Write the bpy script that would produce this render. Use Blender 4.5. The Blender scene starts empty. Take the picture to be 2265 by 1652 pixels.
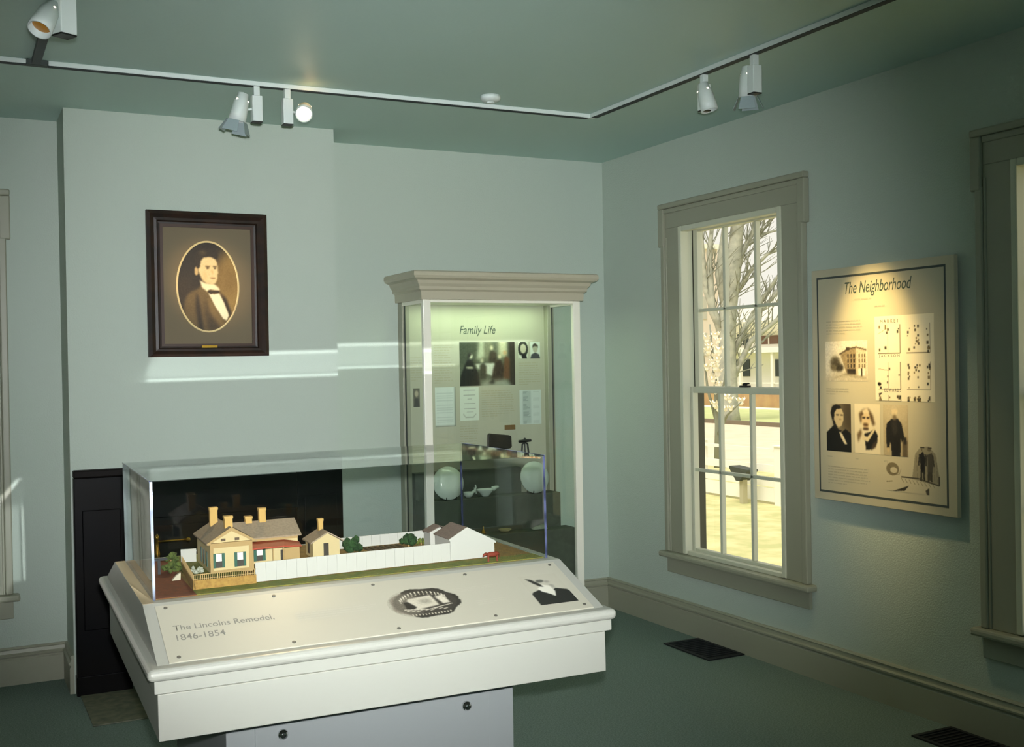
import bpy, bmesh, math, random
import numpy as np
from mathutils import Matrix, Vector

random.seed(7)
SC = bpy.context.scene
COL = SC.collection

# ------------------------------------------------------------------ camera
H = 2.74
F_PX = 2482.374
YAW, PIT, ROL = -0.46653429, -0.00785435, -0.01763816
CAM = Vector((-3.63777, -5.93837, 1.50461))
fw = Vector((math.cos(PIT) * math.sin(-YAW), math.cos(PIT) * math.cos(YAW), math.sin(PIT)))
rt = fw.cross(Vector((0, 0, 1))).normalized()
up = rt.cross(fw)
R_ = rt * math.cos(ROL) + up * math.sin(ROL)
U_ = -rt * math.sin(ROL) + up * math.cos(ROL)
cd = bpy.data.cameras.new('camera')
cam = bpy.data.objects.new('camera', cd)
COL.objects.link(cam)
cd.sensor_fit = 'HORIZONTAL'
cd.sensor_width = 36.0
cd.lens = F_PX / 2265 * 36.0
cd.clip_start = 0.05
cd.clip_end = 400
m = Matrix((R_, U_, -fw)).transposed().to_4x4()
m.translation = CAM
cam.matrix_world = m
SC.camera = cam

# ------------------------------------------------------------------ world, sun, lights, exposure
W = bpy.data.worlds.new('sky')
SC.world = W
W.use_nodes = True
bg = W.node_tree.nodes['Background']
bg.inputs[0].default_value = (0.98, 0.95, 0.84, 1)
bg.inputs[1].default_value = 1.0
SC.view_settings.view_transform = 'Standard'
SC.view_settings.look = 'None'
SC.view_settings.gamma = 1
SC.view_settings.exposure = 0.0
SC.view_settings.use_curve_mapping = False
SC.cycles.max_bounces = 8
SC.cycles.transparent_max_bounces = 24
SC.cycles.caustics_reflective = False
SC.cycles.caustics_refractive = False


def light(name, kind, loc, energy, color, target=None, **kw):
    ld = bpy.data.lights.new(name, kind)
    ld.energy = energy
    ld.color = color
    for k, v in kw.items():
        setattr(ld, k, v)
    o = bpy.data.objects.new(name, ld)
    COL.objects.link(o)
    o.location = loc
    if target is not None:
        d = Vector(target) - Vector(loc)
        o.rotation_euler = d.to_track_quat('-Z', 'Y').to_euler()
    return o


light('sun', 'SUN', (-20, -20, 30), 3.3, (1.0, 0.96, 0.86), target=(-5, -10, 0), angle=0.6)
# the camera's flash, just above the lens
FL = CAM + U_ * 0.07 + R_ * 0.01
FLASH_W, FLASH_C = 880, (0.97, 0.99, 1.0)
light('camera_flash', 'SPOT', FL, FLASH_W, FLASH_C, target=(-1.55, -0.6, 1.55),
      spot_size=math.radians(58), spot_blend=1.0, shadow_soft_size=0.02)
# added soft cool fill from behind the camera, no source built there
light('rear_fill', 'AREA', (-1.7, -7.3, 2.15), 9, (0.70, 1.0, 0.98), target=(-2.6, 0, 1.9),
      shape='RECTANGLE', size=2.0, size_y=0.9)

# ------------------------------------------------------------------ materials
def s2l(c):
    return tuple((x / 12.92 if x <= 0.04045 else ((x + 0.055) / 1.055) ** 2.4) for x in [q / 255 for q in c])


MATS = {}


def mat(name, rgb, rough=0.6, metal=0.0, noise=None, bump=None, spec=0.5, emit=None):
    """noise = (scale, rgb2, detail); bump = (scale, strength)"""
    if name in MATS:
        return MATS[name]
    M = bpy.data.materials.new(name)
    M.use_nodes = True
    nt = M.node_tree
    b = nt.nodes['Principled BSDF']
    b.inputs['Base Color'].default_value = (*s2l(rgb), 1)
    b.inputs['Roughness'].default_value = rough
    b.inputs['Metallic'].default_value = metal
    b.inputs['Specular IOR Level'].default_value = spec
    tc = None
    if noise or bump:
        tc = nt.nodes.new('ShaderNodeTexCoord')
    if noise:
        n = nt.nodes.new('ShaderNodeTexNoise')
        n.inputs['Scale'].default_value = noise[0]
        n.inputs['Detail'].default_value = noise[2] if len(noise) > 2 else 4
        nt.links.new(tc.outputs['Object'], n.inputs['Vector'])
        r = nt.nodes.new('ShaderNodeValToRGB')
        r.color_ramp.elements[0].position = 0.35
        r.color_ramp.elements[1].position = 0.65
        r.color_ramp.elements[0].color = (*s2l(rgb), 1)
        r.color_ramp.elements[1].color = (*s2l(noise[1]), 1)
        nt.links.new(n.outputs['Fac'], r.inputs['Fac'])
        nt.links.new(r.outputs['Color'], b.inputs['Base Color'])
    if bump:
        n2 = nt.nodes.new('ShaderNodeTexNoise')
        n2.inputs['Scale'].default_value = bump[0]
        n2.inputs['Detail'].default_value = 3
        nt.links.new(tc.outputs['Object'], n2.inputs['Vector'])
        bp = nt.nodes.new('ShaderNodeBump')
        bp.inputs['Strength'].default_value = bump[1]
        bp.inputs['Distance'].default_value = 0.01
        nt.links.new(n2.outputs['Fac'], bp.inputs['Height'])
        nt.links.new(bp.outputs['Normal'], b.inputs['Normal'])
    if emit:
        b.inputs['Emission Color'].default_value = (*emit[0], 1)
        b.inputs['Emission Strength'].default_value = emit[1]
    MATS[name] = M
    return M


def glass_mat(name, tint=(1, 1, 1), base=0.04, rough=0.0):
    """thin sheet: mirror reflection by Fresnel over straight transmission"""
    M = bpy.data.materials.new(name)
    M.use_nodes = True
    nt = M.node_tree
    nt.nodes.clear()
    out = nt.nodes.new('ShaderNodeOutputMaterial')
    mix = nt.nodes.new('ShaderNodeMixShader')
    tr = nt.nodes.new('ShaderNodeBsdfTransparent')
    tr.inputs[0].default_value = (*tint, 1)
    gl = nt.nodes.new('ShaderNodeBsdfGlossy')
    gl.inputs['Roughness'].default_value = rough
    lw = nt.nodes.new('ShaderNodeLayerWeight')
    lw.inputs['Blend'].default_value = 0.5
    pw = nt.nodes.new('ShaderNodeMath')
    pw.operation = 'POWER'
    pw.inputs[1].default_value = 5
    ma = nt.nodes.new('ShaderNodeMath')
    ma.operation = 'MULTIPLY_ADD'
    ma.inputs[1].default_value = 1 - base
    ma.inputs[2].default_value = base
    nt.links.new(lw.outputs['Facing'], pw.inputs[0])
    nt.links.new(pw.outputs[0], ma.inputs[0])
    nt.links.new(ma.outputs[0], mix.inputs[0])
    nt.links.new(tr.outputs[0], mix.inputs[1])
    nt.links.new(gl.outputs[0], mix.inputs[2])
    nt.links.new(mix.outputs[0], out.inputs[0])
    MATS[name] = M
    return M


def print_mat():
    M = bpy.data.materials.new('printed_ink')
    M.use_nodes = True
    nt = M.node_tree
    b = nt.nodes['Principled BSDF']
    a = nt.nodes.new('ShaderNodeVertexColor')
    a.layer_name = 'Col'
    nt.links.new(a.outputs['Color'], b.inputs['Base Color'])
    b.inputs['Roughness'].default_value = 0.6
    return M


WALL = mat('wall_paint', (188, 200, 189), 0.75, bump=(140, 0.25), spec=0.3)
CEIL = mat('ceiling_paint', (182, 208, 200), 0.5, bump=(60, 0.08), spec=0.4)
CARPET = mat('carpet_pile', (112, 130, 122), 0.95, noise=(160, (142, 160, 150), 5), bump=(420, 0.7), spec=0.1)
TRIM = mat('taupe_trim_paint', (156, 157, 138), 0.42)
TRIM_C = mat('taupe_trim_flash_lit', (186, 181, 160), 0.42)  # same trim taupe, lightened in colour for the flash on the cornice
TRIM_L = mat('pale_sash_paint', (205, 207, 186), 0.4)
WHITE = mat('cream_white_laminate', (167, 168, 157), 0.35)
WHITE2 = mat('cream_panel', (184, 181, 163), 0.35)
PALE = mat('pale_grey_laminate', (134, 138, 138), 0.4)
LEDGE = mat('tan_ledge_paint', (176, 160, 126), 0.45)
FRAMEW = mat('white_case_metal', (248, 247, 232), 0.35)
DARKRISER = mat('dark_olive_riser', (66, 72, 60), 0.7, noise=(30, (74, 82, 68), 3))
PANELG = mat('sage_back_panel', (180, 180, 160), 0.6)
BLACKM = mat('black_marbleized_slate', (4, 4, 7), 0.4, noise=(6, (8, 6, 6), 6), spec=.12)
BLACKSLATE2 = mat('brown_black_edging', (16, 11, 9), 0.6, spec=.15)
HEARTH = mat('green_grey_stone', (92, 96, 80), 0.6, noise=(25, (122, 122, 100), 5))
BRASS = mat('brass', (200, 150, 60), 0.25, 1.0)
CHROME = mat('chrome', (220, 220, 220), 0.12, 1.0)
BLACK = mat('black_metal', (14, 14, 14), 0.45)
TRACKW = mat('white_track_enamel', (214, 224, 220), 0.35)
GREYM = mat('grey_baffle', (150, 166, 168), 0.4)
WALNUT = mat('dark_walnut', (26, 18, 14), 0.48, noise=(18, (48, 30, 20), 4))
WALNUT2 = mat('reddish_inner_wood', (62, 38, 24), 0.5)
MATB = mat('brown_mat_board', (118, 106, 84), 0.8)
GILT = mat('cream_gilt_bevel', (226, 205, 150), 0.5)
POSTER = mat('tan_poster_board', (196, 188, 160), 0.5)
INK = mat('dark_green_ink', (70, 84, 76), 0.6)
INKG = mat('grey_ink', (128, 127, 118), 0.6)
INKT = mat('faint_text_ink', (176, 170, 146), 0.6)
INKL = mat('pale_text_ink', (190, 187, 170), 0.6)
BORDER = mat('border_ink', (66, 74, 72), 0.6)
OLIVE = mat('dark_olive_exterior_paint', (58, 60, 46), 0.5)
GLASS = glass_mat('window_glass', (1, 1, 1), 0.04)
CGLASS = glass_mat('case_glass', (0.93, 0.97, 0.94), 0.035)
PLEXI = glass_mat('acrylic_sheet', (0.97, 0.98, 0.98), 0.035)
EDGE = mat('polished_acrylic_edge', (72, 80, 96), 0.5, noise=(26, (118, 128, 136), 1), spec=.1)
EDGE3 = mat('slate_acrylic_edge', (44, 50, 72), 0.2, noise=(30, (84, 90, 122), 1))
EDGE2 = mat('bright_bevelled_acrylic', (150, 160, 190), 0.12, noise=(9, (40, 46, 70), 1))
RIB = mat('amber_glare_ribs', (222, 196, 152), 0.3, noise=(60, (150, 112, 70), 2))  # amber glare painted into the rib colour
PRINT = print_mat()
LENS = mat('lit_lamp_lens', (255, 240, 210), 0.4, emit=((1.0, 0.84, 0.58), 14))
LENS2 = mat('amber_lamp_interior', (130, 88, 22), 0.35, emit=((1.0, 0.5, 0.08), 0.10))
GLOW = mat('glowing_vent_slot', (255, 235, 200), 0.4, emit=((1.0, 0.86, 0.62), 3.0))


# ------------------------------------------------------------------ mesh builder
class MB:
    def __init__(s):
        s.v, s.f, s.m = [], [], []

    def add(s, vs, fs, mi=0):
        n = len(s.v)
        s.v += [tuple(x) for x in vs]
        s.f += [tuple(i + n for i in f) for f in fs]
        s.m += [mi] * len(fs)
        return s

    def box(s, x0, x1, y0, y1, z0, z1, mi=0):
        vs = [(x, y, z) for z in (z0, z1) for y in (y0, y1) for x in (x0, x1)]
        fs = [(0, 2, 3, 1), (4, 5, 7, 6), (0, 1, 5, 4), (1, 3, 7, 5), (3, 2, 6, 7), (2, 0, 4, 6)]
        return s.add(vs, fs, mi)

    def prism(s, poly, axis, a0, a1, mi=0):
        """extrude a 2-D polygon along axis ('x','y','z'); poly in the remaining axes, in order"""
        def P(p, a):
            return {'x': (a, p[0], p[1]), 'y': (p[0], a, p[1]), 'z': (p[0], p[1], a)}[axis]
        n = len(poly)
        vs = [P(p, a0) for p in poly] + [P(p, a1) for p in poly]
        fs = [tuple(range(n)), tuple(range(2 * n - 1, n - 1, -1))]
        fs += [(i, i + n, (i + 1) % n + n, (i + 1) % n) for i in range(n)]
        return s.add(vs, fs, mi)

    def lathe(s, prof, n=20, M=None, mi=0, cap=True):
        M = M or Matrix()
        vs = []
        for r, z in prof:
            for k in range(n):
                a = 2 * math.pi * k / n
                vs.append(M @ Vector((r * math.cos(a), r * math.sin(a), z)))
        fs = []
        for j in range(len(prof) - 1):
            for k in range(n):
                k2 = (k + 1) % n
                fs.append((j * n + k, j * n + k2, (j + 1) * n + k2, (j + 1) * n + k))
        if cap:
            fs.append(tuple(range(n - 1, -1, -1)))
            fs.append(tuple((len(prof) - 1) * n + k for k in range(n)))
        return s.add(vs, fs, mi)

    def tube(s, pts, rad, n=8, mi=0):
        pts = [Vector(p) for p in pts]
        rads = rad if isinstance(rad, (list, tuple)) else [rad] * len(pts)
        vs = []
        ref = None
        for i, p in enumerate(pts):
            d = (pts[min(i + 1, len(pts) - 1)] - pts[max(i - 1, 0)]).normalized()
            if ref is None:
                ref = d.orthogonal().normalized()
            a = (ref - d * ref.dot(d))
            a = a.normalized() if a.length > 1e-6 else d.orthogonal().normalized()
            ref = a
            b = d.cross(a)
            for k in range(n):
                t = 2 * math.pi * k / n
                vs.append(p + (a * math.cos(t) + b * math.sin(t)) * rads[i])
        fs = []
        for i in range(len(pts) - 1):
            for k in range(n):
                k2 = (k + 1) % n
                fs.append((i * n + k, i * n + k2, (i + 1) * n + k2, (i + 1) * n + k))
        fs.append(tuple(range(n - 1, -1, -1)))
        fs.append(tuple((len(pts) - 1) * n + k for k in range(n)))
        return s.add(vs, fs, mi)

    def ball(s, c, r, mi=0, sub=2, sc=(1, 1, 1), jitter=0.0, seed=0):
        bm = bmesh.new()
        bmesh.ops.create_icosphere(bm, subdivisions=sub, radius=1)
        rn = random.Random(seed)
        vs = []
        for v in bm.verts:
            k = 1 + rn.uniform(-jitter, jitter)
            vs.append((c[0] + v.co.x * r * sc[0] * k, c[1] + v.co.y * r * sc[1] * k, c[2] + v.co.z * r * sc[2] * k))
        fs = [tuple(v.index for v in f.verts) for f in bm.faces]
        bm.free()
        return s.add(vs, fs, mi)

    def xf(s, M):
        s.v = [tuple(M @ Vector(v)) for v in s.v]
        return s

    def build(s, name, mats, parent=None, smooth=False, bevel=0.0, seg=2, stuff=False, kind=None):
        me = bpy.data.meshes.new(name)
        me.from_pydata(s.v, [], s.f)
        mats = mats if isinstance(mats, (list, tuple)) else [mats]
        for x in mats:
            me.materials.append(x)
        if len(mats) > 1:
            me.polygons.foreach_set('material_index', s.m)
        bm = bmesh.new()
        bm.from_mesh(me)
        bmesh.ops.recalc_face_normals(bm, faces=bm.faces)
        bm.to_mesh(me)
        bm.free()
        if smooth:
            me.polygons.foreach_set('use_smooth', [True] * len(me.polygons))
        o = bpy.data.objects.new(name, me)
        COL.objects.link(o)
        if bevel > 0:
            md = o.modifiers.new('bevel', 'BEVEL')
            md.width = bevel
            md.segments = seg
            md.limit_method = 'ANGLE'
            md.angle_limit = math.radians(40)
        if parent is not None:
            put(o, parent)
        if stuff:
            o['kind'] = 'stuff'
        if kind:
            o['kind'] = kind
        return o


def wm(o):
    """world matrix without a depsgraph update"""
    M = o.matrix_basis.copy()
    if o.parent is not None:
        M = wm(o.parent) @ o.matrix_parent_inverse @ M
    return M


def put(o, parent):
    """parent keeping the world placement"""
    o.parent = parent
    o.matrix_parent_inverse = wm(parent).inverted()


def thing(name, label, cat, loc=(0, 0, 0), group=None, rotz=0.0):
    o = bpy.data.objects.new(name, None)
    COL.objects.link(o)
    o.empty_display_size = 0.05
    o.location = loc
    o.rotation_euler = (0, 0, rotz)
    return tag(o, label, cat, group)


def tag(o, label, cat, group=None):
    o['label'] = label
    o['category'] = cat
    if group:
        o['group'] = group
    return o


def struct(o):
    o['kind'] = 'structure'
    return o


def struct_empty(name, loc):
    o = bpy.data.objects.new(name, None)
    COL.objects.link(o)
    o.location = loc
    o['kind'] = 'structure'
    return o


def plane_frame(origin, X, Y):
    X = Vector(X).normalized()
    Y = Vector(Y)
    Y = (Y - X * Y.dot(X)).normalized()
    N = X.cross(Y)
    M = Matrix((X, Y, N)).transposed().to_4x4()
    M.translation = Vector(origin)
    return M


# ------------------------------------------------------------------ printed pictures
class Pic:
    def __init__(s, w, h, bg):
        s.w, s.h = w, h
        s.a = np.ones((h, w, 3)) * np.array(bg, float)
        s.x, s.y = np.meshgrid((np.arange(w) + .5) / w, (np.arange(h) + .5) / h)

    def _blur(s, mk, r):
        if r <= 0:
            return mk
        k = np.exp(-0.5 * (np.arange(-int(3 * r) - 1, int(3 * r) + 2) / max(r, .3)) ** 2)
        k /= k.sum()
        p = len(k) // 2
        mk = np.pad(mk, p, mode='edge')
        mk = np.apply_along_axis(lambda q: np.convolve(q, k, 'valid'), 0, mk)
        return np.apply_along_axis(lambda q: np.convolve(q, k, 'valid'), 1, mk)

    def put(s, mk, col, soft, al):
        mk = s._blur(mk.astype(float), soft * s.w)[..., None] * al
        s.a = s.a * (1 - mk) + np.array(col, float) * mk

    def poly(s, pts, col, soft=.008, al=1):
        mk = np.zeros((s.h, s.w), bool)
        n = len(pts)
        for i in range(n):
            x0, y0 = pts[i]
            x1, y1 = pts[(i + 1) % n]
            if y0 == y1:
                continue
            c = ((s.y > min(y0, y1)) & (s.y <= max(y0, y1)))
            xi = x0 + (s.y - y0) * (x1 - x0) / (y1 - y0)
            mk ^= c & (s.x < xi)
        s.put(mk, col, soft, al)
        return s

    def ell(s, cx, cy, rx, ry, col, soft=.008, al=1, rot=0):
        c, t = math.cos(rot), math.sin(rot)
        dx, dy = s.x - cx, s.y - cy
        u, v = dx * c + dy * t, -dx * t + dy * c
        s.put((u / rx) ** 2 + (v / ry) ** 2 < 1, col, soft, al)
        return s

    def rect(s, x0, y0, x1, y1, col, soft=.004, al=1):
        s.put((s.x > x0) & (s.x < x1) & (s.y > y0) & (s.y < y1), col, soft, al)
        return s

    def line(s, pts, wd, col, soft=.004, al=1):
        for (x0, y0), (x1, y1) in zip(pts[:-1], pts[1:]):
            L = math.hypot(x1 - x0, (y1 - y0)) + 1e-9
            nx, ny = -(y1 - y0) / L * wd / 2, (x1 - x0) / L * wd / 2
            s.poly([(x0 + nx, y0 + ny), (x1 + nx, y1 + ny), (x1 - nx, y1 - ny), (x0 - nx, y0 - ny)], col, soft, al)
        return s

    def grain(s, amt, seed=1, sm=1.0):
        r = np.random.RandomState(seed)
        s.a = np.clip(s.a + s._blur(r.randn(s.h, s.w), sm)[..., None] * amt, 0, 255)
        return s

    def mesh(s, name, M, x0, x1, y0, y1, parent, lift=0.0008, oval=False, keep=None):
        """x0..x1, y0..y1: rectangle in the frame M (y up)"""
        w, h = s.w, s.h
        xs = np.linspace(x0, x1, w)
        ys = np.linspace(y1, y0, h)
        X, Y = np.meshgrid(xs, ys)
        R = np.array(M.to_3x3())
        P = X[..., None] * R[:, 0] + Y[..., None] * R[:, 1] + lift * R[:, 2] + np.array(M.translation)
        i = np.arange(w * h).reshape(h, w)
        q = np.stack([i[1:, :-1], i[1:, 1:], i[:-1, 1:], i[:-1, :-1]], -1).reshape(-1, 4)
        if oval or keep is not None:
            uu = (np.arange(w) + 0.) / (w - 1)
            vv = (np.arange(h) + 0.) / (h - 1)
            U, V = np.meshgrid(uu, vv)
            ok = ((U - .5) / .5) ** 2 + ((V - .5) / .5) ** 2 <= 1.0 if oval else keep
            okf = ok[1:, :-1] | ok[1:, 1:] | ok[:-1, 1:] | ok[:-1, :-1]
            q = q[okf.reshape(-1)]
        me = bpy.data.meshes.new(name)
        me.from_pydata(P.reshape(-1, 3).tolist(), [], q.tolist())
        me.materials.append(PRINT)
        ca = me.color_attributes.new('Col', 'FLOAT_COLOR', 'POINT')
        c = np.clip(s.a / 255, 0, 1)
        c = np.where(c <= .04045, c / 12.92, ((c + .055) / 1.055) ** 2.4)
        rgba = np.concatenate([c, np.ones((h, w, 1))], -1).astype(np.float32)
        ca.data.foreach_set('color', rgba.reshape(-1))
        o = bpy.data.objects.new(name, me)
        COL.objects.link(o)
        put(o, parent)
        return o


def lettering(name, text, M, x0, x1, y0, y1, material, parent, shear=0.0, lift=0.0008, bold=0.0, fit_h=True):
    """text stretched to fill x0..x1 by y0..y1 of the frame M"""
    cu = bpy.data.curves.new(name, 'FONT')
    cu.body = text
    cu.shear = shear
    cu.offset = bold
    cu.space_line = 0.95
    tmp = bpy.data.objects.new(name + '_tmp', cu)
    COL.objects.link(tmp)
    bpy.context.view_layer.update()
    dg = bpy.context.evaluated_depsgraph_get()
    me = bpy.data.meshes.new_from_object(tmp.evaluated_get(dg))
    bpy.data.objects.remove(tmp)
    n = len(me.vertices)
    co = np.empty(n * 3)
    me.vertices.foreach_get('co', co)
    co = co.reshape(-1, 3)
    a, b = co.min(0), co.max(0)
    sx = (x1 - x0) / (b[0] - a[0])
    sy = (y1 - y0) / (b[1] - a[1]) if fit_h else sx
    R = np.array(M.to_3x3())
    px = x0 + (co[:, 0] - a[0]) * sx
    py = y0 + (co[:, 1] - a[1]) * sy
    P = px[:, None] * R[:, 0] + py[:, None] * R[:, 1] + lift * R[:, 2] + np.array(M.translation)
    me.vertices.foreach_set('co', P.reshape(-1))
    me.materials.clear()
    me.materials.append(material)
    me.update()
    o = bpy.data.objects.new(name, me)
    COL.objects.link(o)
    put(o, parent)
    return o


def text_rows(name, M, x0, x1, y0, y1, rows, material, parent, seed=1, lift=0.0007, ragged=0.15, fill=0.45):
    """rows of unreadably small print: short word strokes"""
    rn = random.Random(seed)
    b = MB()
    dy = (y1 - y0) / rows
    for r in range(rows):
        yc = y1 - (r + .5) * dy
        x = x0
        xe = x1 - rn.random() * ragged * (x1 - x0) - (0.5 * (x1 - x0) if r == rows - 1 else 0)
        while x < xe:
            w = rn.uniform(1.5, 5.5) * dy * .55
            x2 = min(x + w, xe)
            hh = dy * fill * rn.uniform(.7, 1) / 2
            vs = [M @ Vector((p, q, lift)) for p, q in ((x, yc - hh), (x2, yc - hh), (x2, yc + hh), (x, yc + hh))]
            b.add(vs, [(0, 1, 2, 3)])
            x = x2 + dy * .3
    return b.build(name, material, parent, stuff=True)


# ------------------------------------------------------------------ setting: walls, floor, ceiling
def wall_grid(name, axis, pos, thick, u0, u1, z0, z1, holes, material):
    """axis 'x': plane x=pos..pos+thick spanned by (y,z); axis 'y': plane y=pos.. spanned by (x,z). one shell with openings"""
    us = sorted({u0, u1, *[h[0] for h in holes], *[h[1] for h in holes]})
    zs = sorted({z0, z1, *[h[2] for h in holes], *[h[3] for h in holes]})
    bm = bmesh.new()
    def P(u, z):
        return (pos, u, z) if axis == 'x' else (u, pos, z)
    vv = {(u, z): bm.verts.new(P(u, z)) for u in us for z in zs}
    for i in range(len(us) - 1):
        for j in range(len(zs) - 1):
            uc, zc = (us[i] + us[i + 1]) / 2, (zs[j] + zs[j + 1]) / 2
            if any(h[0] < uc < h[1] and h[2] < zc < h[3] for h in holes):
                continue
            bm.faces.new([vv[us[i], zs[j]], vv[us[i + 1], zs[j]], vv[us[i + 1], zs[j + 1]], vv[us[i], zs[j + 1]]])
    loose = [v for v in bm.verts if not v.link_faces]
    bmesh.ops.delete(bm, geom=loose, context='VERTS')
    r = bmesh.ops.extrude_face_region(bm, geom=bm.faces[:])
    d = Vector((thick, 0, 0)) if axis == 'x' else Vector((0, thick, 0))
    for e in r['geom']:
        if isinstance(e, bmesh.types.BMVert):
            e.co += d
    bmesh.ops.recalc_face_normals(bm, faces=bm.faces)
    me = bpy.data.meshes.new(name)
    bm.to_mesh(me)
    bm.free()
    me.materials.append(material)
    o = bpy.data.objects.new(name, me)
    COL.objects.link(o)
    return struct(o)


XL, YF = -6.3, -7.6
WT = 0.13
XC0, XC1, YC = -3.131, -1.823, -0.325          # chimney breast
HOLE = (0.405, 2.262)                           # rough opening heights
WC1, WC2, XW3 = -1.250, -3.415, -3.957          # window centres
HW = 0.43
wall_grid('wall_right', 'x', 0, WT, YF, 0.0, 0, H,
          [(WC1 - HW, WC1 + HW, *HOLE), (WC2 - HW, WC2 + HW, *HOLE)], WALL)
wall_grid('wall_back', 'y', 0, WT, XL, WT, 0, H, [(XW3 - HW, XW3 + HW, *HOLE)], WALL)
wall_grid('wall_left', 'x', XL - WT, WT, YF, WT, 0, H, [], WALL)
wall_grid('wall_front', 'y', YF - WT, WT, XL - WT, WT, 0, H, [], WALL)
struct(MB().box(XC0, XC1, YC, 0, 0, H).build('wall_chimney', WALL))
struct(MB().box(XL - WT, WT, YF - WT, WT, -0.12, 0).build('floor', CARPET))
struct(MB().box(XL - WT, WT, YF - WT, WT, H, H + 0.12).build('ceiling', CEIL))

BBP = [(0, 0), (0.02, 0), (0.02, 0.122), (0.015, 0.127), (0.015, 0.132), (0.024, 0.138), (0.025, 0.146),
       (0.015, 0.152), (0.012, 0.168), (0.017, 0.173), (0.012, 0.181), (0, 0.181)]


def baseboard(name, axis, pos, sgn, a0, a1):
    b = MB()
    if axis == 'y':      # runs along y on plane x=pos, projecting sgn
        b.prism([(pos + sgn * p[0], p[1]) for p in BBP], 'y', a0, a1)
    else:
        b.prism([(pos + sgn * p[0], p[1]) for p in BBP], 'x', a0, a1)
    return struct(b.build(name, TRIM))


baseboard('baseboard_right', 'y', 0, -1, YF, 0.0)
baseboard('baseboard_back', 'x', 0, -1, XC1, -0.02)
baseboard('baseboard_alcove', 'x', 0, -1, XL, XC0)
baseboard('baseboard_chimney', 'y', XC0, -1, YC, -0.02)


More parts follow.
